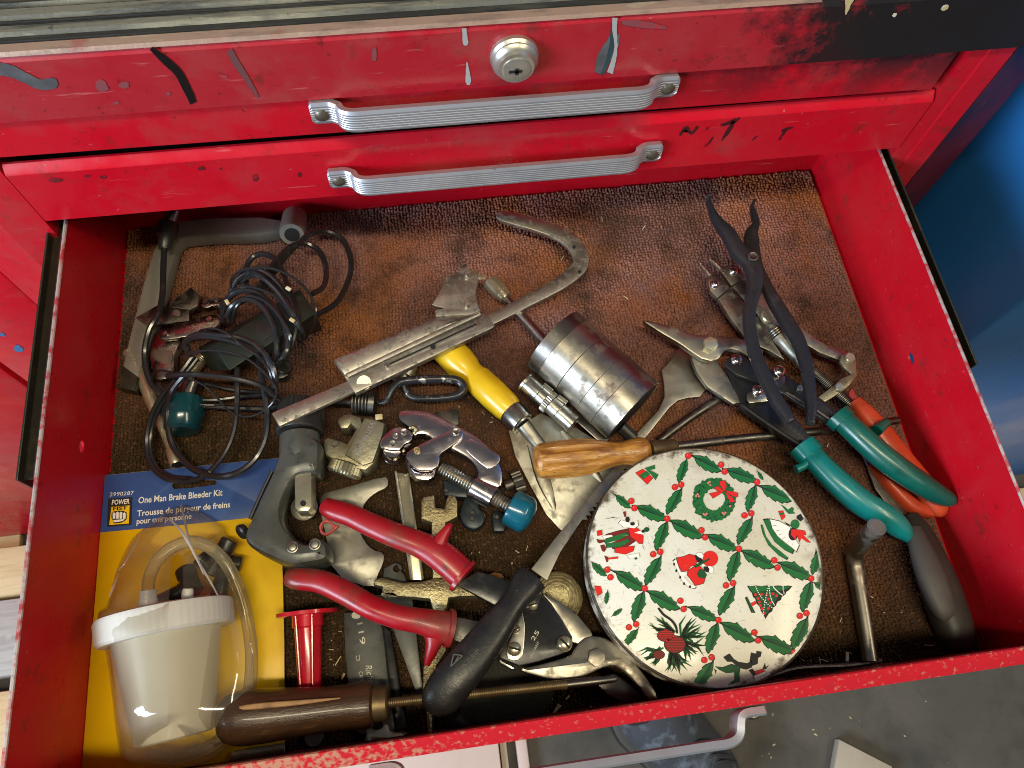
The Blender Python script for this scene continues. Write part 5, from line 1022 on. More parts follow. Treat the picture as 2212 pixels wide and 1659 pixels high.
fig(WH, [[(330, 548), (345, 528), (380, 540), (420, 548), (438, 530), (442, 560), (420, 575), (390, 570), (360, 572), (345, 555)], [(420, 600), (450, 590), (480, 600), (470, 610)], [(240, 618), (290, 612), (300, 620), (250, 634)], [(380, 728), (445, 715), (452, 740), (395, 748)]], dz=.00014)
fig(K, [ell(382, 525, 12, 16, 10), ell(410, 550, 14, 10, 10), ell(470, 592, 9, 9, 10)], dz=.00016)
fig(G2, [ell(490, 582, 15, 13, 12), [(420, 740), (435, 738), (438, 750), (425, 752)]], dz=.00016)
fig(DR, [[(356, 482), (372, 480), (374, 510), (366, 512)]], dz=.00016)
K.append(pr('S6', [(238, 525), (300, 512), (345, 520), (300, 516)], .0001)); K.append(pr('S6', [(462, 660), (476, 690), (480, 700), (470, 684)], .0001))
flush('singing_group', 'printed group of figures in red, green and brown')
# skater, gift boxes, candle flower at the edges
fig(K, [[(928, 1305), (962, 1285), (985, 1315), (1010, 1330), (1060, 1338), (1085, 1322), (1082, 1360), (1050, 1372), (1010, 1362), (975, 1330), (950, 1330)], [(1082, 1278), (1110, 1285), (1112, 1270), (1140, 1274), (1135, 1300), (1120, 1308), (1118, 1340), (1090, 1350), (1075, 1325)], [(1068, 1378), (1090, 1370), (1120, 1412), (1105, 1425)], [(872, 1370), (886, 1378), (882, 1402)]])
fig(G2, [[(880, 1358), (925, 1362), (970, 1345), (1020, 1360), (1012, 1400), (1015, 1440), (985, 1490), (958, 1488), (988, 1430), (985, 1390), (942, 1395), (905, 1378)]], dz=.00008)
fig(RD, [[(1100, 1385), (1150, 1370), (1185, 1430), (1135, 1455)]], dz=.00008)
fig(WH, [[(1095, 1410), (1160, 1385), (1168, 1398), (1104, 1424)]], dz=.00012)
K.append(pr('S6', [(1145, 1372), (1160, 1335), (1165, 1360), (1185, 1345), (1165, 1372)], .0001)); flush('skater', 'printed skater in green and black carrying a red gift')
fig(RD, [[(428, 262), (470, 240), (525, 290), (492, 325)]], dz=.00008)
fig(G, [[(450, 275), (488, 250), (508, 268), (472, 298)], [(480, 235), (535, 218), (538, 240), (510, 245), (555, 270), (540, 300), (510, 262)]], dz=.00012); flush('gift_box', 'printed red gift with green bow')
fig(RD, [[(1430, 1115), (1468, 1100), (1475, 1130), (1440, 1140)]], dz=.00008); flush('red_print')
fig(RD, [[(195, 900), (230, 905), (240, 940), (205, 960)]], dz=.00008); flush('red_print')
# ------------------------------------------------------------------ blister packed kit, bottom left
t = thing('blister_kit', 'blue and yellow carded blister pack holding a white plastic cup and hose', 'blister pack', base('S3', 900, 1000))
ZC = .0062
cardp = [(553, 115), (1000, 71), (1468, 24), (1484, 330), (1500, 1000), (1503, 1640), (1150, 1690), (395, 1740)]
hole = [(905, 165), (915, 152), (980, 148), (995, 136), (1050, 130), (1068, 140), (1130, 140), (1143, 152), (1135, 165), (1060, 176), (990, 184), (915, 188)]
part('backing_card', plate(U('S3', cardp, ZC - .0003), .0010, .0001, [U('S3', hole, ZC)]), M['cardgrey'], t)
part('blue_panel', plate(U('S3', [(554, 116), (1000, 72), (1467, 25), (1482, 322), (1000, 373), (526, 417)], ZC), .0003, .00005, [U('S3', hole, ZC)]), M['blue'], t)
part('yellow_panel', plate(U('S3', [(526, 418), (1000, 374), (1482, 323), (1499, 1000), (1502, 1639), (1150, 1688), (397, 1738)], ZC), .0003, .00005), M['yellow'], t)
ZQ = ZC + .0002
def tx(body, a, b, h, m='white', **k): part('lettering', text('S3', body, a, b, h, ZQ, **k), M[m], t, smooth=0)
tx('2990287', (578, 227), (704, 218), 20, space=1.05)
tx('One Man Brake Bleeder Kit', (729, 264), (1173, 222), 33, bold=.018)
tx('Trousse de purgeur de freins', (722, 332), (1214, 284), 31, bold=.018)
tx('pour une personne', (720, 373), (1010, 345), 29, bold=.018)
part('logo_box', faces3([U('S3', [(570, 240), (698, 230), (693, 378), (565, 388)], ZQ)]), M['black'], t, smooth=0)
part('logo_panel', faces3([U('S3', [(588, 282), (684, 274), (679, 370), (576, 378)], ZQ + .0002)]), M['yellow'], t, smooth=0)
tx('POWER', (590, 272), (684, 266), 26, bold=.02, ext=.0003)
tx('FIST', (597, 302), (672, 296), 19, m='black', bold=.02, ext=.0005)
part('fist_outline', faces3([U('S3', [(588, 318), (600, 306), (625, 303), (650, 303), (668, 312), (668, 345), (656, 358), (640, 366), (600, 370), (594, 352), (588, 340)], ZQ + .0004)]), M['black'], t, smooth=0)
fz = []
for i in range(4): x = 594 + i * 18; fz.append(U('S3', [(x, 318 - (i in (1, 2)) * 5), (x + 7, 311 - (i in (1, 2)) * 4), (x + 15, 316 - (i in (1, 2)) * 4), (x + 14, 344), (x + 1, 346)], ZQ + .0007))
fz.append(U('S3', [(598, 352), (640, 348), (658, 346), (650, 356), (622, 362), (600, 364)], ZQ + .0007))
part('fist_print', faces3(fz), M['white'], t, smooth=0, kind='stuff')
# cup lying on its side
A, B = P('S3', 872, 850, .040), P('S3', 925, 1505, .034); kk = pxm('S3', A)
part('cup', lathe(A, B, [(.0, 286 * kk), (.04, 286 * kk), (.06, 276 * kk), (.95, 192 * kk), (.985, 188 * kk), (1, 172 * kk)], 56), M['cup'], t)
ax = (B - A).normalized(); cA, cB = A - ax * .0035, A + ax * .0125
part('cap', lathe(cA, cB, [(0, .0355), (.06, .0385), (.2, .0392), (.9, .0388), (1, .0372)], 180, mod=lambda th, q: 1 + .0035 * math.cos(60 * th) * (1 if .1 < q < .95 else 0)), M['cap'], t, smooth=25)
part('hose_nipple', lathe(P('S3', 780, 720, .052), P('S3', 782, 815, .050), [(0, 40 * kk), (.02, 43 * kk), (.5, 43 * kk), (.52, 47 * kk), (1, 47 * kk)], 22), M['cap'], t)
part('vent_nipple', lathe(P('S3', 992, 712, .052), P('S3', 985, 790, .050), [(0, 24 * kk), (.2, 29 * kk), (1, 31 * kk)], 18), M['cap'], t)
part('clear_hose', tube('S3', [(780, 745, .052), (790, 650, .050), (838, 555, .047), (920, 490, .044), (1020, 466, .040), (1120, 505, .035), (1205, 600, .029), (1268, 740, .024), (1308, 900, .020), (1326, 1080, .018), (1305, 1280, .017), (1210, 1460, .017), (1080, 1560, .017), (920, 1605, .017), (780, 1590, .017)], 0, 33, n=14, sub=6), M['hose'], t)
for a, b, r in (((975, 612, .022), (1022, 735, .026), 52), ((1010, 700, .024), (838, 790, .022), 44), ((1215, 455, .020), (1105, 640, .018), 46), ((1075, 560, .020), (1275, 585, .016), 42), ((1190, 580, .018), (1150, 760, .018), 44), ((1050, 545, .022), (1110, 600, .020), 44)):
    A2, B2 = P('S3', *a), P('S3', *b); r2 = r * pxm('S3', A2); part('hose_fitting', lathe(A2, B2, [(0, r2 * .8), (.03, r2), (.3, r2), (.33, r2 * .9), (.97, r2), (1, r2 * .8)], 20), M['blackplastic'], t)
ou = [(955, 272), (860, 318), (790, 372), (705, 440), (655, 520), (612, 620), (580, 740), (556, 812), (520, 835), (511, 890), (512, 955), (545, 1010), (568, 1120), (590, 1290), (612, 1480), (632, 1580), (660, 1625), (740, 1655), (900, 1665), (1060, 1640), (1180, 1575), (1290, 1440), (1345, 1260), (1362, 1100), (1345, 960), (1325, 860), (1300, 740), (1262, 600), (1225, 480), (1170, 385), (1080, 320), (1010, 288)]
oo = catmull(ou, 3, True); rings = []
spine = lambda y: (925 - (y - 900) * .02, min(max(y, 560), 1420))
for s, zf in ((1, 0), (.992, .25), (.97, .55), (.92, .78), (.80, .93), (.60, 1.0), (.35, 1.02), (.10, 1.02)):
    r = []
    for x, y in oo:
        sx, sy = spine(y); hgt = .018 + .058 * (1 / (1 + math.exp(-(y - 640) / 75.))) * (1 if y < 1400 else max(.35, 1 - (y - 1400) / 420.))
        hgt *= (.55 if x > 1180 else 1.0)
        X, Y = sx + (x - sx) * s, sy + (y - sy) * s
        r.append(P('S3', X, Y, ZC + .0006 + hgt * zf * .98))
    rings.append(r)
part('clear_blister', skin(rings, False), M['film'], t, smooth=80)
for q in ([(955, 272, 7, .016), (975, 360, 8, .036), (1000, 470, 9, .056), (1040, 560, 8, .066), (1100, 660, 6, .072), (1150, 750, 4, .074)], [(830, 345, 3, .030), (880, 342, 6, .040), (930, 380, 8, .052), (975, 440, 9, .062), (1020, 520, 7, .068), (1075, 640, 3, .072)],
          [(610, 625, 2, .055), (650, 590, 5, .058), (690, 520, 6, .052), (730, 450, 4, .042)], [(575, 760, 3, .072), (600, 700, 8, .068), (625, 640, 4, .062)], [(1300, 1040, 3, .030), (1320, 1000, 6, .030), (1330, 1080, 5, .028), (1310, 1180, 3, .027)], [(590, 930, 4, .066), (640, 925, 16, .072), (690, 930, 5, .074)], [(530, 890, 4, .060), (640, 845, 12, .076), (760, 828, 5, .078)]):
    part('film_crease', sweep(U('S3', [(a, b, d) for a, b, c, d in q], 0), [c * .00009 for a, b, c, d in q], [.0002] * len(q), n=6), M['crease'], t)

# ------------------------------------------------------------------ cutters in the middle
t = thing('tubing_cutter', 'large dark grey C shaped tubing cutter with ribbed black knob', 'tubing cutter', base('S4', 300, 700))
fr = [(285, 330), (252, 480), (212, 585), (140, 745), (62, 915), (18, 1005), (32, 1078), (120, 1140), (335, 1240), (470, 1222), (602, 1200), (608, 1110), (575, 1052), (535, 1040), (500, 1052), (462, 1082), (400, 1062), (335, 1012), (288, 940), (272, 850), (300, 745), (365, 625), (400, 600), (470, 592), (545, 588), (548, 460), (548, 330)]
part('frame', pl('S4', fr, .0400, .028, .0060, sm=2), M['olive'], t)
part('barrel', sweep(U('S4', [(414, 345, .0275), (414, 430, .028), (412, 545, .026), (410, 588, .022)], 0), [.0135, .0136, .0134, .0120], [.0130, .0130, .0124, .0100], n=28, sub=3), M['olive'], t)
A, B = P('S4', 425, 120, .0235), P('S4', 412, 330, .0265); kk = pxm('S4', A)
part('knob', lathe(A, B, [(0, 130 * kk), (.05, 150 * kk), (.25, 156 * kk), (.62, 156 * kk), (.66, 162 * kk), (.95, 160 * kk), (1, 150 * kk)], 128, mod=lambda th, q: 1 + (.028 if q < .64 else 0) * math.copysign(1, math.cos(32 * th))), M['blackplastic'], t, smooth=20)
sl = part('slide', pl('S4', [(372, 590), (495, 590), (498, 830), (470, 862), (398, 866), (376, 835)], .036, .016, .002), M['plated'], t)
part('hole', faces3([circ('S4', 436, 806, 21, .0362, 16)]), M['void'], sl, smooth=0)
c = P('S4', 447, 838, .020); part('cutting_wheel', disc(c, 92 * pxm('S4', c), .0035, 36, [(0, 86 * pxm('S4', c)), (.5, 92 * pxm('S4', c)), (1, 60 * pxm('S4', c))]), M['steel'], t)
for x, y in ((366, 1112), (520, 1092)):
    c = P('S4', x, y, .0394); kk = pxm('S4', c); r = part('roller_pin', disc(c, 42 * kk, .0020, 26, [(0, 42 * kk), (.8, 40 * kk), (.9, 34 * kk), (.6, 29 * kk), (.5, 26 * kk), (.9, 24 * kk), (1, 18 * kk)]), M['steel'], t)
A, B = P('S4', 40, 985, .028), P('S4', -4, 1015, .030); part('side_screw', lathe(A, B, [(0, .004), (.5, .0052), (.8, .0052), (1, .004)], 20), M['blackplastic'], t)
part('reamer_edge', sweep(U('S4', [(222, 585, .036), (150, 735, .036), (70, 915, .036)], 0), .0012, .002, n=8, sub=3), M['blackplastic'], t)

t = thing('mini_cutter', 'small dull zinc tubing cutter stamped MADE IN U.S.A.', 'tubing cutter', base('S4', 800, 400))
part('body', pl('S4', [(668, 242), (680, 215), (715, 190), (765, 185), (836, 210), (845, 250), (862, 210), (935, 222), (1006, 250), (988, 330), (925, 530), (868, 578), (800, 566), (640, 502), (588, 474), (570, 402), (582, 362), (606, 346), (700, 372), (738, 388), (776, 330), (800, 292), (764, 258), (744, 288), (694, 290)], .0225, .017, .0022), M['castzinc'], t)
part('raised_block', pl('S4', [(858, 214), (1000, 252), (985, 335), (918, 520), (850, 545), (722, 470), (790, 345)], .0238, .004, .0014), M['castzinc'], t)
A, B = P('S4', 745, 525, .0165), P('S4', 712, 618, .0150); kk = pxm('S4', A)
part('knob', lathe(A, B, [(0, 92 * kk), (.1, 112 * kk), (.75, 116 * kk), (.92, 108 * kk), (1, 84 * kk)], 120, mod=lambda th, q: 1 + (.04 if q < .85 else 0) * math.cos(30 * th)), M['castzinc'], t, smooth=25)
c = P('S4', 662, 398, .0225); part('wheel_pin', disc(c, 25 * pxm('S4', c), .0016), M['steel'], t)
part('stamped_text', text('S4', 'MADE IN U.S.A.', (826, 478), (938, 246), 34, .0240, ext=.0002), M['alu'], t, smooth=0)
c = P('S4', 962, 212, .0225); part('stray_chip', box(-.0025, .0025, -.002, .002, 0, .0015, .0004, Matrix.Translation(c)), M['chip'], t)

t = thing('chrome_cutter', 'shiny chrome tubing cutter with blue clear knob in the drawer centre', 'tubing cutter', base('S4', 1500, 500))
part('frame', pl('S4', [(1096, 178), (1122, 155), (1280, 156), (1395, 208), (1500, 262), (1640, 338), (1745, 432), (1802, 540), (1822, 620), (1802, 705), (1720, 678), (1635, 640), (1645, 575), (1590, 500), (1475, 435), (1345, 372), (1290, 330), (1235, 325), (1200, 345), (1180, 290), (1090, 225)], .0290, .010, .0022, sm=1), M['chrome'], t)
part('label_panel', pl('S4', [(1548, 400), (1572, 362), (1602, 354), (1790, 468), (1802, 495), (1785, 530), (1728, 566), (1700, 560), (1560, 440)], .0298, .0012, .0005, sm=1), M['chrome'], t)
part('roller_housing', pl('S4', [(968, 372), (1020, 305), (1088, 272), (1160, 285), (1195, 325), (1190, 375), (1140, 395), (1112, 430), (1095, 440), (1010, 436), (968, 415)], .0330, .006, .0014, sm=1), M['chrome'], t)
for x, y, z0 in ((1056, 430, .0), (1130, 365, .002)):
    c = P('S4', x, y + 55, .010 + z0); part('roller', lathe(c, P('S4', x, y, .029), [(0, .0052), (.06, .0066), (.2, .0066), (.24, .0058), (.3, .0066), (.95, .0066), (1, .006)], 30), M['chrome'], t)
part('link_bar', pl('S4', [(1480, 282), (1520, 284), (1544, 312), (1540, 350), (1470, 408), (1375, 468), (1384, 500), (1365, 555), (1315, 580), (1215, 578), (1150, 500), (1142, 478), (1162, 440), (1280, 380)], .0325, .004, .0010, sm=1), M['chrome'], t)
part('slide_block', pl('S4', [(1140, 515), (1160, 500), (1215, 575), (1320, 575), (1360, 550), (1345, 620), (1300, 650), (1215, 640), (1170, 590)], .0270, .016, .002), M['chrome'], t)
for x, y, r in ((1494, 312, 27), (1224, 445, 22), (1134, 314, 24), (1056, 396, 24), (1077, 343, 19)):
    c = P('S4', x, y, .0322); kk = pxm('S4', c); part('rivet', disc(c, r * kk, .0022, 22, [(0, r * kk), (.7, r * kk), (1, r * .8 * kk), (.7, r * .4 * kk)] if r != 22 else [(0, r * kk), (1, r * kk), (1, r * .6 * kk), (.3, r * .5 * kk)]), M['steel'] if r != 22 else M['brass'], t)
A, B, C2, E2 = P('S4', 1385, 560, .020), P('S4', 1610, 685, .021), P('S4', 1755, 768, .021), P('S4', 1862, 828, .022); kk = pxm('S4', A)
part('feed_screw', thread(A, B, 52 * kk, .0019, 22, .14), M['steel'], t)
part('collar', lathe(B, C2, [(0, 84 * kk), (.03, 88 * kk), (.97, 88 * kk), (1, 82 * kk)], 36), M['chrome'], t)
part('feed_screw', thread(C2, E2, 50 * kk, .0019, 22, .14), M['steel'], t)
F2 = P('S4', 2020, 915, .022); part('knob', lathe(E2, F2, [(0, 110 * kk), (.05, 126 * kk), (.70, 130 * kk), (.86, 112 * kk), (1, 70 * kk)], 40), M['bluegem'], t)
part('return_spring', sweep(U('S4', [(1175, 285, .034), (1200, 278, .036), (1215, 300, .036), (1200, 322, .034)], 0), .0012, n=8), M['brass'], t)

t = thing('dark_mini_cutter', 'small blue black tubing cutter half hidden below the chrome cutter', 'tubing cutter', base('S4', 1600, 850))
part('body', pl('S4', [(1400, 640), (1580, 660), (1810, 700), (1815, 760), (1700, 770), (1570, 770), (1410, 752)], .0150, .012, .0018), M['dkcutter'], t)
part('jaw', pl('S4', [(1560, 745), (1668, 775), (1652, 830), (1680, 860), (1694, 905), (1682, 950), (1640, 985), (1590, 985), (1540, 950), (1516, 890), (1524, 840)], .0150, .010, .0020, sm=1), M['dkcutter'], t)
part('jaw', pl('S4', [(1760, 850), (1815, 868), (1842, 960), (1825, 1000), (1752, 1000), (1738, 900)], .0130, .010, .0016), M['dkcutter'], t)
c = P('S4', 1655, 905, .007); part('cutting_wheel', disc(c, 48 * pxm('S4', c), .0030, 28), M['steeldark'], t)
for x, y, z in ((1605, 872, .0150), (1604, 915, .0150), (1425, 720, .0150), (1776, 902, .013)):
    c = P('S4', x, y, z); part('pin', disc(c, 14 * pxm('S4', c), .0010), M['steeldark'], t)
A, B = P('S4', 1830, 690, .012), P('S4', 1950, 645, .012); part('knurled_screw', lathe(A, B, [(0, .004), (.45, .004), (.47, .0085), (.97, .0088), (1, .008)], 64, mod=lambda th, q: 1 + (.05 if q > .46 else 0) * math.cos(20 * th)), M['steeldark'], t)

# flat pieces under the red snips
solo('putty_plate', pl('S4', [(545, 742), (690, 706), (1000, 616), (1026, 642), (1020, 695), (935, 732), (868, 792), (828, 872), (820, 980), (858, 1066), (915, 1128), (1000, 1150), (990, 1222), (945, 1312), (930, 1402), (640, 1305), (590, 1010), (560, 900)], .0085, .0018, .0004, sm=1), M['bladegrey'], 'broad worn steel plate with scooped edges under the red handles', 'steel plate')
t = thing('channel_strip', 'narrow brassy channel strip lying upright in the picture beside the red handles', 'metal strip', base('S4', 1150, 900))
part('web', pl('S4', [(1075, 592), (1165, 604), (1268, 1335), (1182, 1335)], .0060, .0010, .0002), M['plated'], t)
for a, b in (((1078, 592), (1186, 1335)), ((1162, 604), (1264, 1335))):
    part('raised_edge', sweep([P('S4', *a, .0075), P('S4', *b, .0075)], .0009, .0024, n=8, sub=1, ex=4), M['plated'], t)
solo('thin_bracket', pl('S5', [(705, 40), (758, 12), (800, 70), (838, 165), (862, 370), (897, 672), (868, 672), (752, 352), (690, 130)], .0078, .0018, .0004, holes=[circ('S5', 766, 40, 24, .0078)]), M['olive'], 'long tapering dark grey steel blade with a round hole', 'blade')

t = thing('cross_wrench', 'rough brassy cast cross shaped valve wrench under the red snips', 'wrench', base('S4', 1370, 1300))
part('castle_arm', pl('S4', [(1250, 792), (1266, 758), (1318, 750), (1345, 742), (1352, 832), (1412, 838), (1424, 772), (1446, 742), (1488, 752), (1506, 792), (1506, 898), (1458, 926), (1424, 940), (1412, 1100), (1420, 1320), (1330, 1330), (1322, 940), (1250, 915)], .0195, .0130, .0020), M['brass'], t)
part('side_arms', pl('S4', [(922, 1370), (930, 1332), (975, 1315), (1120, 1350), (1250, 1345), (1330, 1322), (1420, 1322), (1520, 1368), (1640, 1395), (1640, 1450), (1520, 1452), (1445, 1462), (1430, 1540), (1330, 1540), (1310, 1470), (1200, 1458), (1060, 1450), (975, 1450), (930, 1440), (976, 1436), (980, 1385), (948, 1378)], .0190, .0130, .0022), M['brass'], t)
part('lower_arm', pl('S5', [(940, 180), (1000, 180), (1000, 300), (1010, 440), (960, 520), (942, 640), (942, 862), (914, 862), (902, 700), (888, 640), (892, 520), (950, 420), (945, 300)], .0185, .0120, .0020), M['brass'], t)

t = thing('red_snips', 'offset tin snips with worn red vinyl grips and dark blades in the drawer front', 'tin snips', base('T4', 1200, 700))
g = part('grip', sweep(U('S4', [(590, 822, .034), (640, 850, .036), (760, 888, .038), (900, 952, .040), (1070, 1025, .041), (1240, 1090, .041), (1360, 1150, .041), (1450, 1220, .040), (1545, 1308, .039)], 0), [.0100, .0122, .0128, .0134, .0140, .0148, .0168, .0176, .0172], [.0090, .0112, .0116, .0118, .0120, .0122, .0126, .0126, .0120], k=0.56, n=30), M['redgrip'], t)
part('grip_flange', sweep(U('S4', [(1530, 1302, .039), (1550, 1320, .039)], 0), [.0205, .0200], [.0140, .0140], k=0.58, n=28, sub=1), M['redgrip'], g)
part('thumb_spur', sweep(U('S4', [(1320, 1150, .040), (1372, 1090, .042), (1405, 1030, .044), (1440, 975, .045), (1460, 948, .045)], 0), [.0135, .0095, .0062, .0042, .0022], [.0110, .0088, .0062, .0044, .0022], k=0.62, n=20), M['redgrip'], g)
part('hang_loop', pl('S4', [(545, 985), (562, 930), (600, 905), (640, 940), (690, 962), (660, 985), (620, 1018), (590, 1027), (558, 1018)], .0350, .0040, .0012, holes=[circ('S4', 597, 972, 36, .035, 18)], sm=1), M['pinkloop'], g)
g = part('grip', sweep(U('S5', [(238, 82, .040), (275, 92, .042), (390, 105, .044), (510, 158, .046), (640, 230, .047), (770, 278, .047), (880, 298, .046), (960, 318, .045), (1020, 332, .043)], 0), [.0092, .0122, .0130, .0134, .0132, .0132, .0140, .0168, .0180], [.0085, .0112, .0118, .0120, .0120, .0120, .0122, .0126, .0124], k=0.54, n=30), M['redgrip'], t)
part('grip_flange', sweep(U('S5', [(1012, 330, .044), (1032, 334, .043)], 0), [.0205, .0200], [.0138, .0136], k=0.56, n=28, sub=1), M['redgrip'], g)
part('thumb_spur', sweep(U('S5', [(955, 350, .043), (945, 405, .042), (928, 460, .040), (912, 512, .038)], 0), [.0150, .0086, .0058, .0030], [.0110, .0082, .0058, .0030], k=0.6, n=20), M['redgrip'], g)
part('lever', pl('T4', [(490, 330), (690, 220), (850, 262), (990, 318), (1130, 370), (1260, 425), (1220, 540), (1060, 560), (835, 522), (650, 420)], .036, .004, .0008), M['blackplate'], t)
part('lever', pl('T4', [(450, 622), (560, 632), (700, 662), (800, 740), (680, 900), (480, 832)], .0395, .004, .0008), M['steeldark'], t)
part('lever_plate', pl('T4', [(880, 985), (940, 760), (1050, 600), (1240, 425), (1330, 495), (1440, 650), (1532, 800), (1534, 880), (1505, 925), (1420, 962), (1230, 1022), (1060, 1062)], .0330, .0035, .0008), M['blackplate'], t)
part('link_plate', pl('T4', [(1092, 585), (1112, 700), (1104, 880), (1092, 960), (1058, 1006), (1010, 1018), (962, 1000), (940, 950), (955, 880), (1010, 740), (1060, 620)], .0352, .0020, .0006), M['steelbright'], t)
for x, y, r, a in ((1016, 910, 62, -.35), (1462, 862, 70, -.9), (1182, 520, 44, .2), (1036, 735, 34, .4)):
    c = P('T4', x, y, .0350 if r != 70 else .0332); screw(t, c, r * pxm('T4', c), .0036, M['plated'], M['void'], a)
part('upper_blade', pl('T4', [(1262, 418), (1330, 440), (1440, 505), (1580, 610), (1700, 750), (1715, 800), (1610, 870), (1530, 850), (1440, 660), (1340, 510)], .0300, .004, .0008), M['steel'], t)
part('jaw_blade', pl('S5', [(1362, 530), (1372, 546), (1500, 580), (1620, 588), (1700, 560), (1762, 528), (1825, 512), (1868, 535), (1930, 595), (2000, 690), (2040, 686), (2034, 640), (1960, 540), (1880, 440), (1800, 385), (1745, 368), (1690, 372), (1650, 402), (1625, 440), (1612, 465), (1500, 500)], .0315, .006, .0018, sm=1), M['steel'], t)
part('lower_jaw', pl('S5', [(1735, 600), (1790, 560), (1828, 552), (1900, 600), (2005, 690), (1960, 705), (1880, 702), (1790, 655)], .0215, .005, .0012), M['steeldark'], t)
part('blade_heel', pl('T4', [(872, 988), (1010, 1070), (1030, 1090), (1010, 1102), (900, 1045), (868, 1010)], .031, .006, .0015), M['steelbright'], t)
c = P('S5', 1738, 477, .0315); part('bolt', hexhead(c, 46 * pxm('S5', c), .0030, .2), M['steel'], t)
part('stamped_marks', join(text('T4', '25', (1190, 842), (1240, 760), 36, .0332), text('T4', 'GERMANY', (1168, 990), (1240, 850), 20, .0332)), M['bladegrey'], t, smooth=0, kind='stuff')

solo('brass_disc', lathe(P('T4', 1398, 452, .0055), P('T4', 1398, 452, .0085), [(0, .0165), (.85, .0168), (1, .0158), (.86, .0150), (1, .0142), (.86, .0132), (1, .0122), (.86, .0110), (1, .0098), (.86, .0084), (1, .007), (.9, .004), (.9, .0)], 44), M['brass'], 'round brassy disc with concentric grooves half under the saw handle', 'disc', smooth=25)
solo('bark_chip', pl('T4', [(780, 250), (840, 226), (905, 240), (935, 285), (880, 282), (800, 262)], .0085, .002, .0006), M['wood'], 'small brown chip of bark beside the red grip flange', 'wood chip')
solo('abrasive_disc', plate([P('S5', 1282 + 250 * math.cos(a * .1309), 630 + 205 * math.sin(a * .1309), .0072) for a in range(48)], .0026, .0008), M['grit'], 'black gritty abrasive disc under the rasp at the front wall', 'abrasive disc')

t = thing('red_spigot', 'red plastic tapered plug with wide flange standing beside the yellow card', 'plastic plug', base('T5', 260, 600))
A, B = P('T5', 262, 232, .0200), P('T5', 288, 1100, .0150); kk = pxm('T5', A)
part('flange', lathe(A, A + (B - A) * .050, [(0, 280 * kk), (.1, 290 * kk), (.9, 290 * kk), (1, 280 * kk)], 56), M['redplastic'], t)
part('stem', lathe(A + (B - A) * .05, B, [(0, 146 * kk), (.13, 146 * kk), (.15, 128 * kk), (.20, 126 * kk), (.97, 100 * kk), (1, 92 * kk)], 36), M['redplastic'], t)
for s in (-1, 1):
    o = Vector((s * .0042, 0, 0)); d = Vector((0, 0, .0105)); part('moulded_rib', sweep([A + (B - A) * .06 + o * 1.2 + d, B + o * .8 + d * .72], .0006, .0012, n=6, sub=1), M['redplastic'], t)

t = thing('folding_scraper', 'dark grey steel tool stamped 119 with plated end fitting lying under the rasp handle', 'scraper', base('T5', 830, 700))
part('body', pl('T5', [(600, 245), (700, 235), (960, 330), (990, 420), (1020, 700), (1058, 1010), (1098, 1330), (1080, 1410), (760, 1420), (700, 1360), (652, 1000), (612, 600)], .0120, .0080, .0022), M['olive'], t)
part('side_flange', pl('T5', [(965, 345), (1060, 430), (1120, 760), (1180, 1180), (1218, 1350), (1100, 1372), (1050, 1000)], .0085, .0050, .0012), M['blackplate'], t)
e = part('end_fitting', pl('T5', [(808, 1292), (1038, 1288), (1060, 1395), (1200, 1385), (1215, 1420), (1150, 1468), (1010, 1515), (760, 1530), (732, 1512), (816, 1475)], .0135, .0100, .0026, sm=1), M['plated'], t)
part('hole', faces3([circ('T5', 925, 1322, 66, .0137, 20, 50)]), M['void'], e, smooth=0)
part('hanging_hole', faces3([circ('T5', 728, 275, 44, .0122, 18, 36)]), M['bladegrey'], t, smooth=0)
part('stamped_text', join(text('T5', '119', (738, 352), (768, 556), 52, .0122), text('T5', 'c', (768, 712), (764, 655), 60, .0122)), M['bladegrey'], t, smooth=0, kind='stuff')
part('stamped_name', text('T5', 'Richard', (812, 755), (862, 1010), 62, .0122, shear=.35), M['bladegrey'], t, smooth=0)
part('stamped_country', text('T5', 'CANADA', (752, 818), (786, 990), 36, .0122), M['bladegrey'], t, smooth=0)

t = thing('hand_rasp', 'round wood rasp with dark turned wooden handle along the front of the drawer', 'rasp', base('D', 700, 1545))
A, B = P('D', 469, 1556, .034), P('D', 806, 1521, .030); kk = pxm('D', A)
part('handle', lathe(A, B, [(0, 18 * kk), (.015, 34 * kk), (.05, 47 * kk), (.10, 54 * kk), (.16, 57 * kk), (.30, 56 * kk), (.50, 51 * kk), (.70, 46 * kk), (.86, 48 * kk), (.94, 51 * kk), (.985, 48 * kk), (1, 42 * kk)], 40), M['darkwood'], t)
C2 = P('D', 839, 1518, .030); part('ferrule', lathe(B, C2, [(0, 36 * kk), (.06, 38 * kk), (.9, 37 * kk), (1, 33 * kk)], 30), M['rasp'], t)
part('split_line', sweep([P('D', 478, 1537, .0445), P('D', 540, 1527, .0475), P('D', 640, 1518, .0470), P('D', 735, 1508, .0440)], [.0005, .0016, .0014, .0004], [.0007, .0012, .001, .0004], n=8), M['split'], t)
part('rod', thread(C2, P('D', 1225, 1478, .0365), 10.5 * kk, .0013, 16, .07), M['rasp'], t)
part('rod_tip', lathe(P('D', 1225, 1478, .0365), P('D', 1332, 1466, .0375), [(0, 10 * kk), (.6, 9 * kk), (.95, 7.5 * kk), (1, 5 * kk)], 16), M['steeldark'], t)

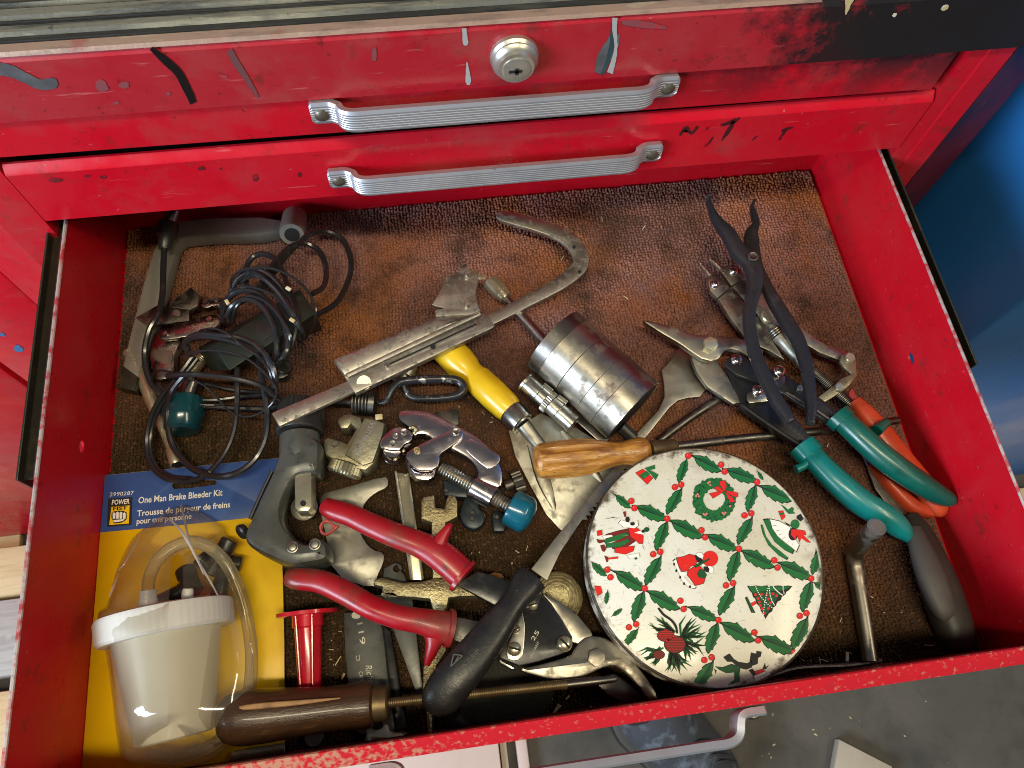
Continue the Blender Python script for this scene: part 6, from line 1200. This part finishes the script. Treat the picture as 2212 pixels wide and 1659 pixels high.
solo('ground_blade', pl('S5', [(-40, 935), (60, 915), (218, 893), (222, 968), (60, 1000), (-60, 1016)], .0110, .0030, .0008), M['bladegrey'], 'bright ground steel blade sticking out below the rasp handle at the front wall', 'blade')
c = P('T5', 330, 1440, .0045); solo('grey_washer', disc(c, 92 * pxm('T5', c), .0030, 28), M['steeldark'], 'small dark grey disc under the rasp handle', 'disc')
solo('black_nozzle', sweep(U('T4', [(470, 1500, .016), (520, 1580, .013), (560, 1660, .010)], 0), [.0060, .0072, .0085], [.006, .006, .006], n=16), M['blackplastic'], 'short black plastic nozzle below the saw handle at the front wall', 'nozzle')
solo('thin_wire', tube('T4', [(190, 1495, .012), (205, 1560, .010), (222, 1650, .008)], 0, 7, n=8), M['steelbright'], 'thin bright wire beside the lower arm of the brass cross wrench', 'wire')
dv = []; rq = random.Random(5)
spots = [('S5', 1600, 730, 150, 60, 9), ('S4', 1750, 1150, 260, 120, 6), ('S7', 560, 900, 260, 160, 8), ('S2', 1000, 1400, 200, 100, 6), ('S4', 1650, 150, 200, 100, 6), ('S5', 470, 520, 60, 200, 8), ('D', 1400, 560, 200, 90, 5), ('S7', 250, 1080, 120, 30, 6)]
for f, x, y, dx, dy, n in spots:
    for i in range(n):
        c = P(f, x + rq.uniform(-dx, dx), y + rq.uniform(-dy, dy), .0036); a = rq.uniform(.0003, .0008); l = a * rq.choice((1, 1.5, 3, 4)); bb2 = box(-l, l, -a * .4, a * .4, 0, a * .5); bb2.transform(Matrix.Translation(c) @ Matrix.Rotation(rq.uniform(0, 3.1), 4, 'Z') @ Matrix.Rotation(rq.uniform(-.3, .3), 4, 'X')); dv.append(bb2)
for f, x, y, a in (('T4', 1395, 1450, .0036), ('T4', 1490, 1340, .0016), ('S7', 388, 1072, .0030), ('T5', 605, 860, .0020)):
    c = P(f, x, y, .0038); bb2 = box(-a, a, -a * .35, a * .35, 0, a * .3); bb2.transform(Matrix.Translation(c) @ Matrix.Rotation(rq.uniform(.6, 1.4), 4, 'Z')); dv.append(bb2)
part('wood_shavings', join(*dv), M['chip'], None, kind='stuff', smooth=0)
# ------------------------------------------------------------------ nothing pokes through the sheet steel of the drawer
bpy.context.view_layer.update()
OUT = ('tool_chest', 'open_drawer', 'carpet_liner', 'rubber_mat', 'side_cabinet', 'blue_cabinet', 'board', 'concrete_floor', 'work_boot', 'pink_board', 'wood_strip', 'cardboard_sheet', 'floor_chips')
for o in list(SC.objects):
    if o.type != 'MESH': continue
    r = o
    while r.parent: r = r.parent
    if r.name.split('.')[0] in OUT: continue
    mw = o.matrix_world.translation
    for v in o.data.vertices:
        y, x = v.co.y + mw.y, v.co.x + mw.x
        if y < .0006: v.co.y = .0006 - mw.y
        if x < .0004: v.co.x = .0004 - mw.x
        if x > W - .0005: v.co.x = W - .0005 - mw.x
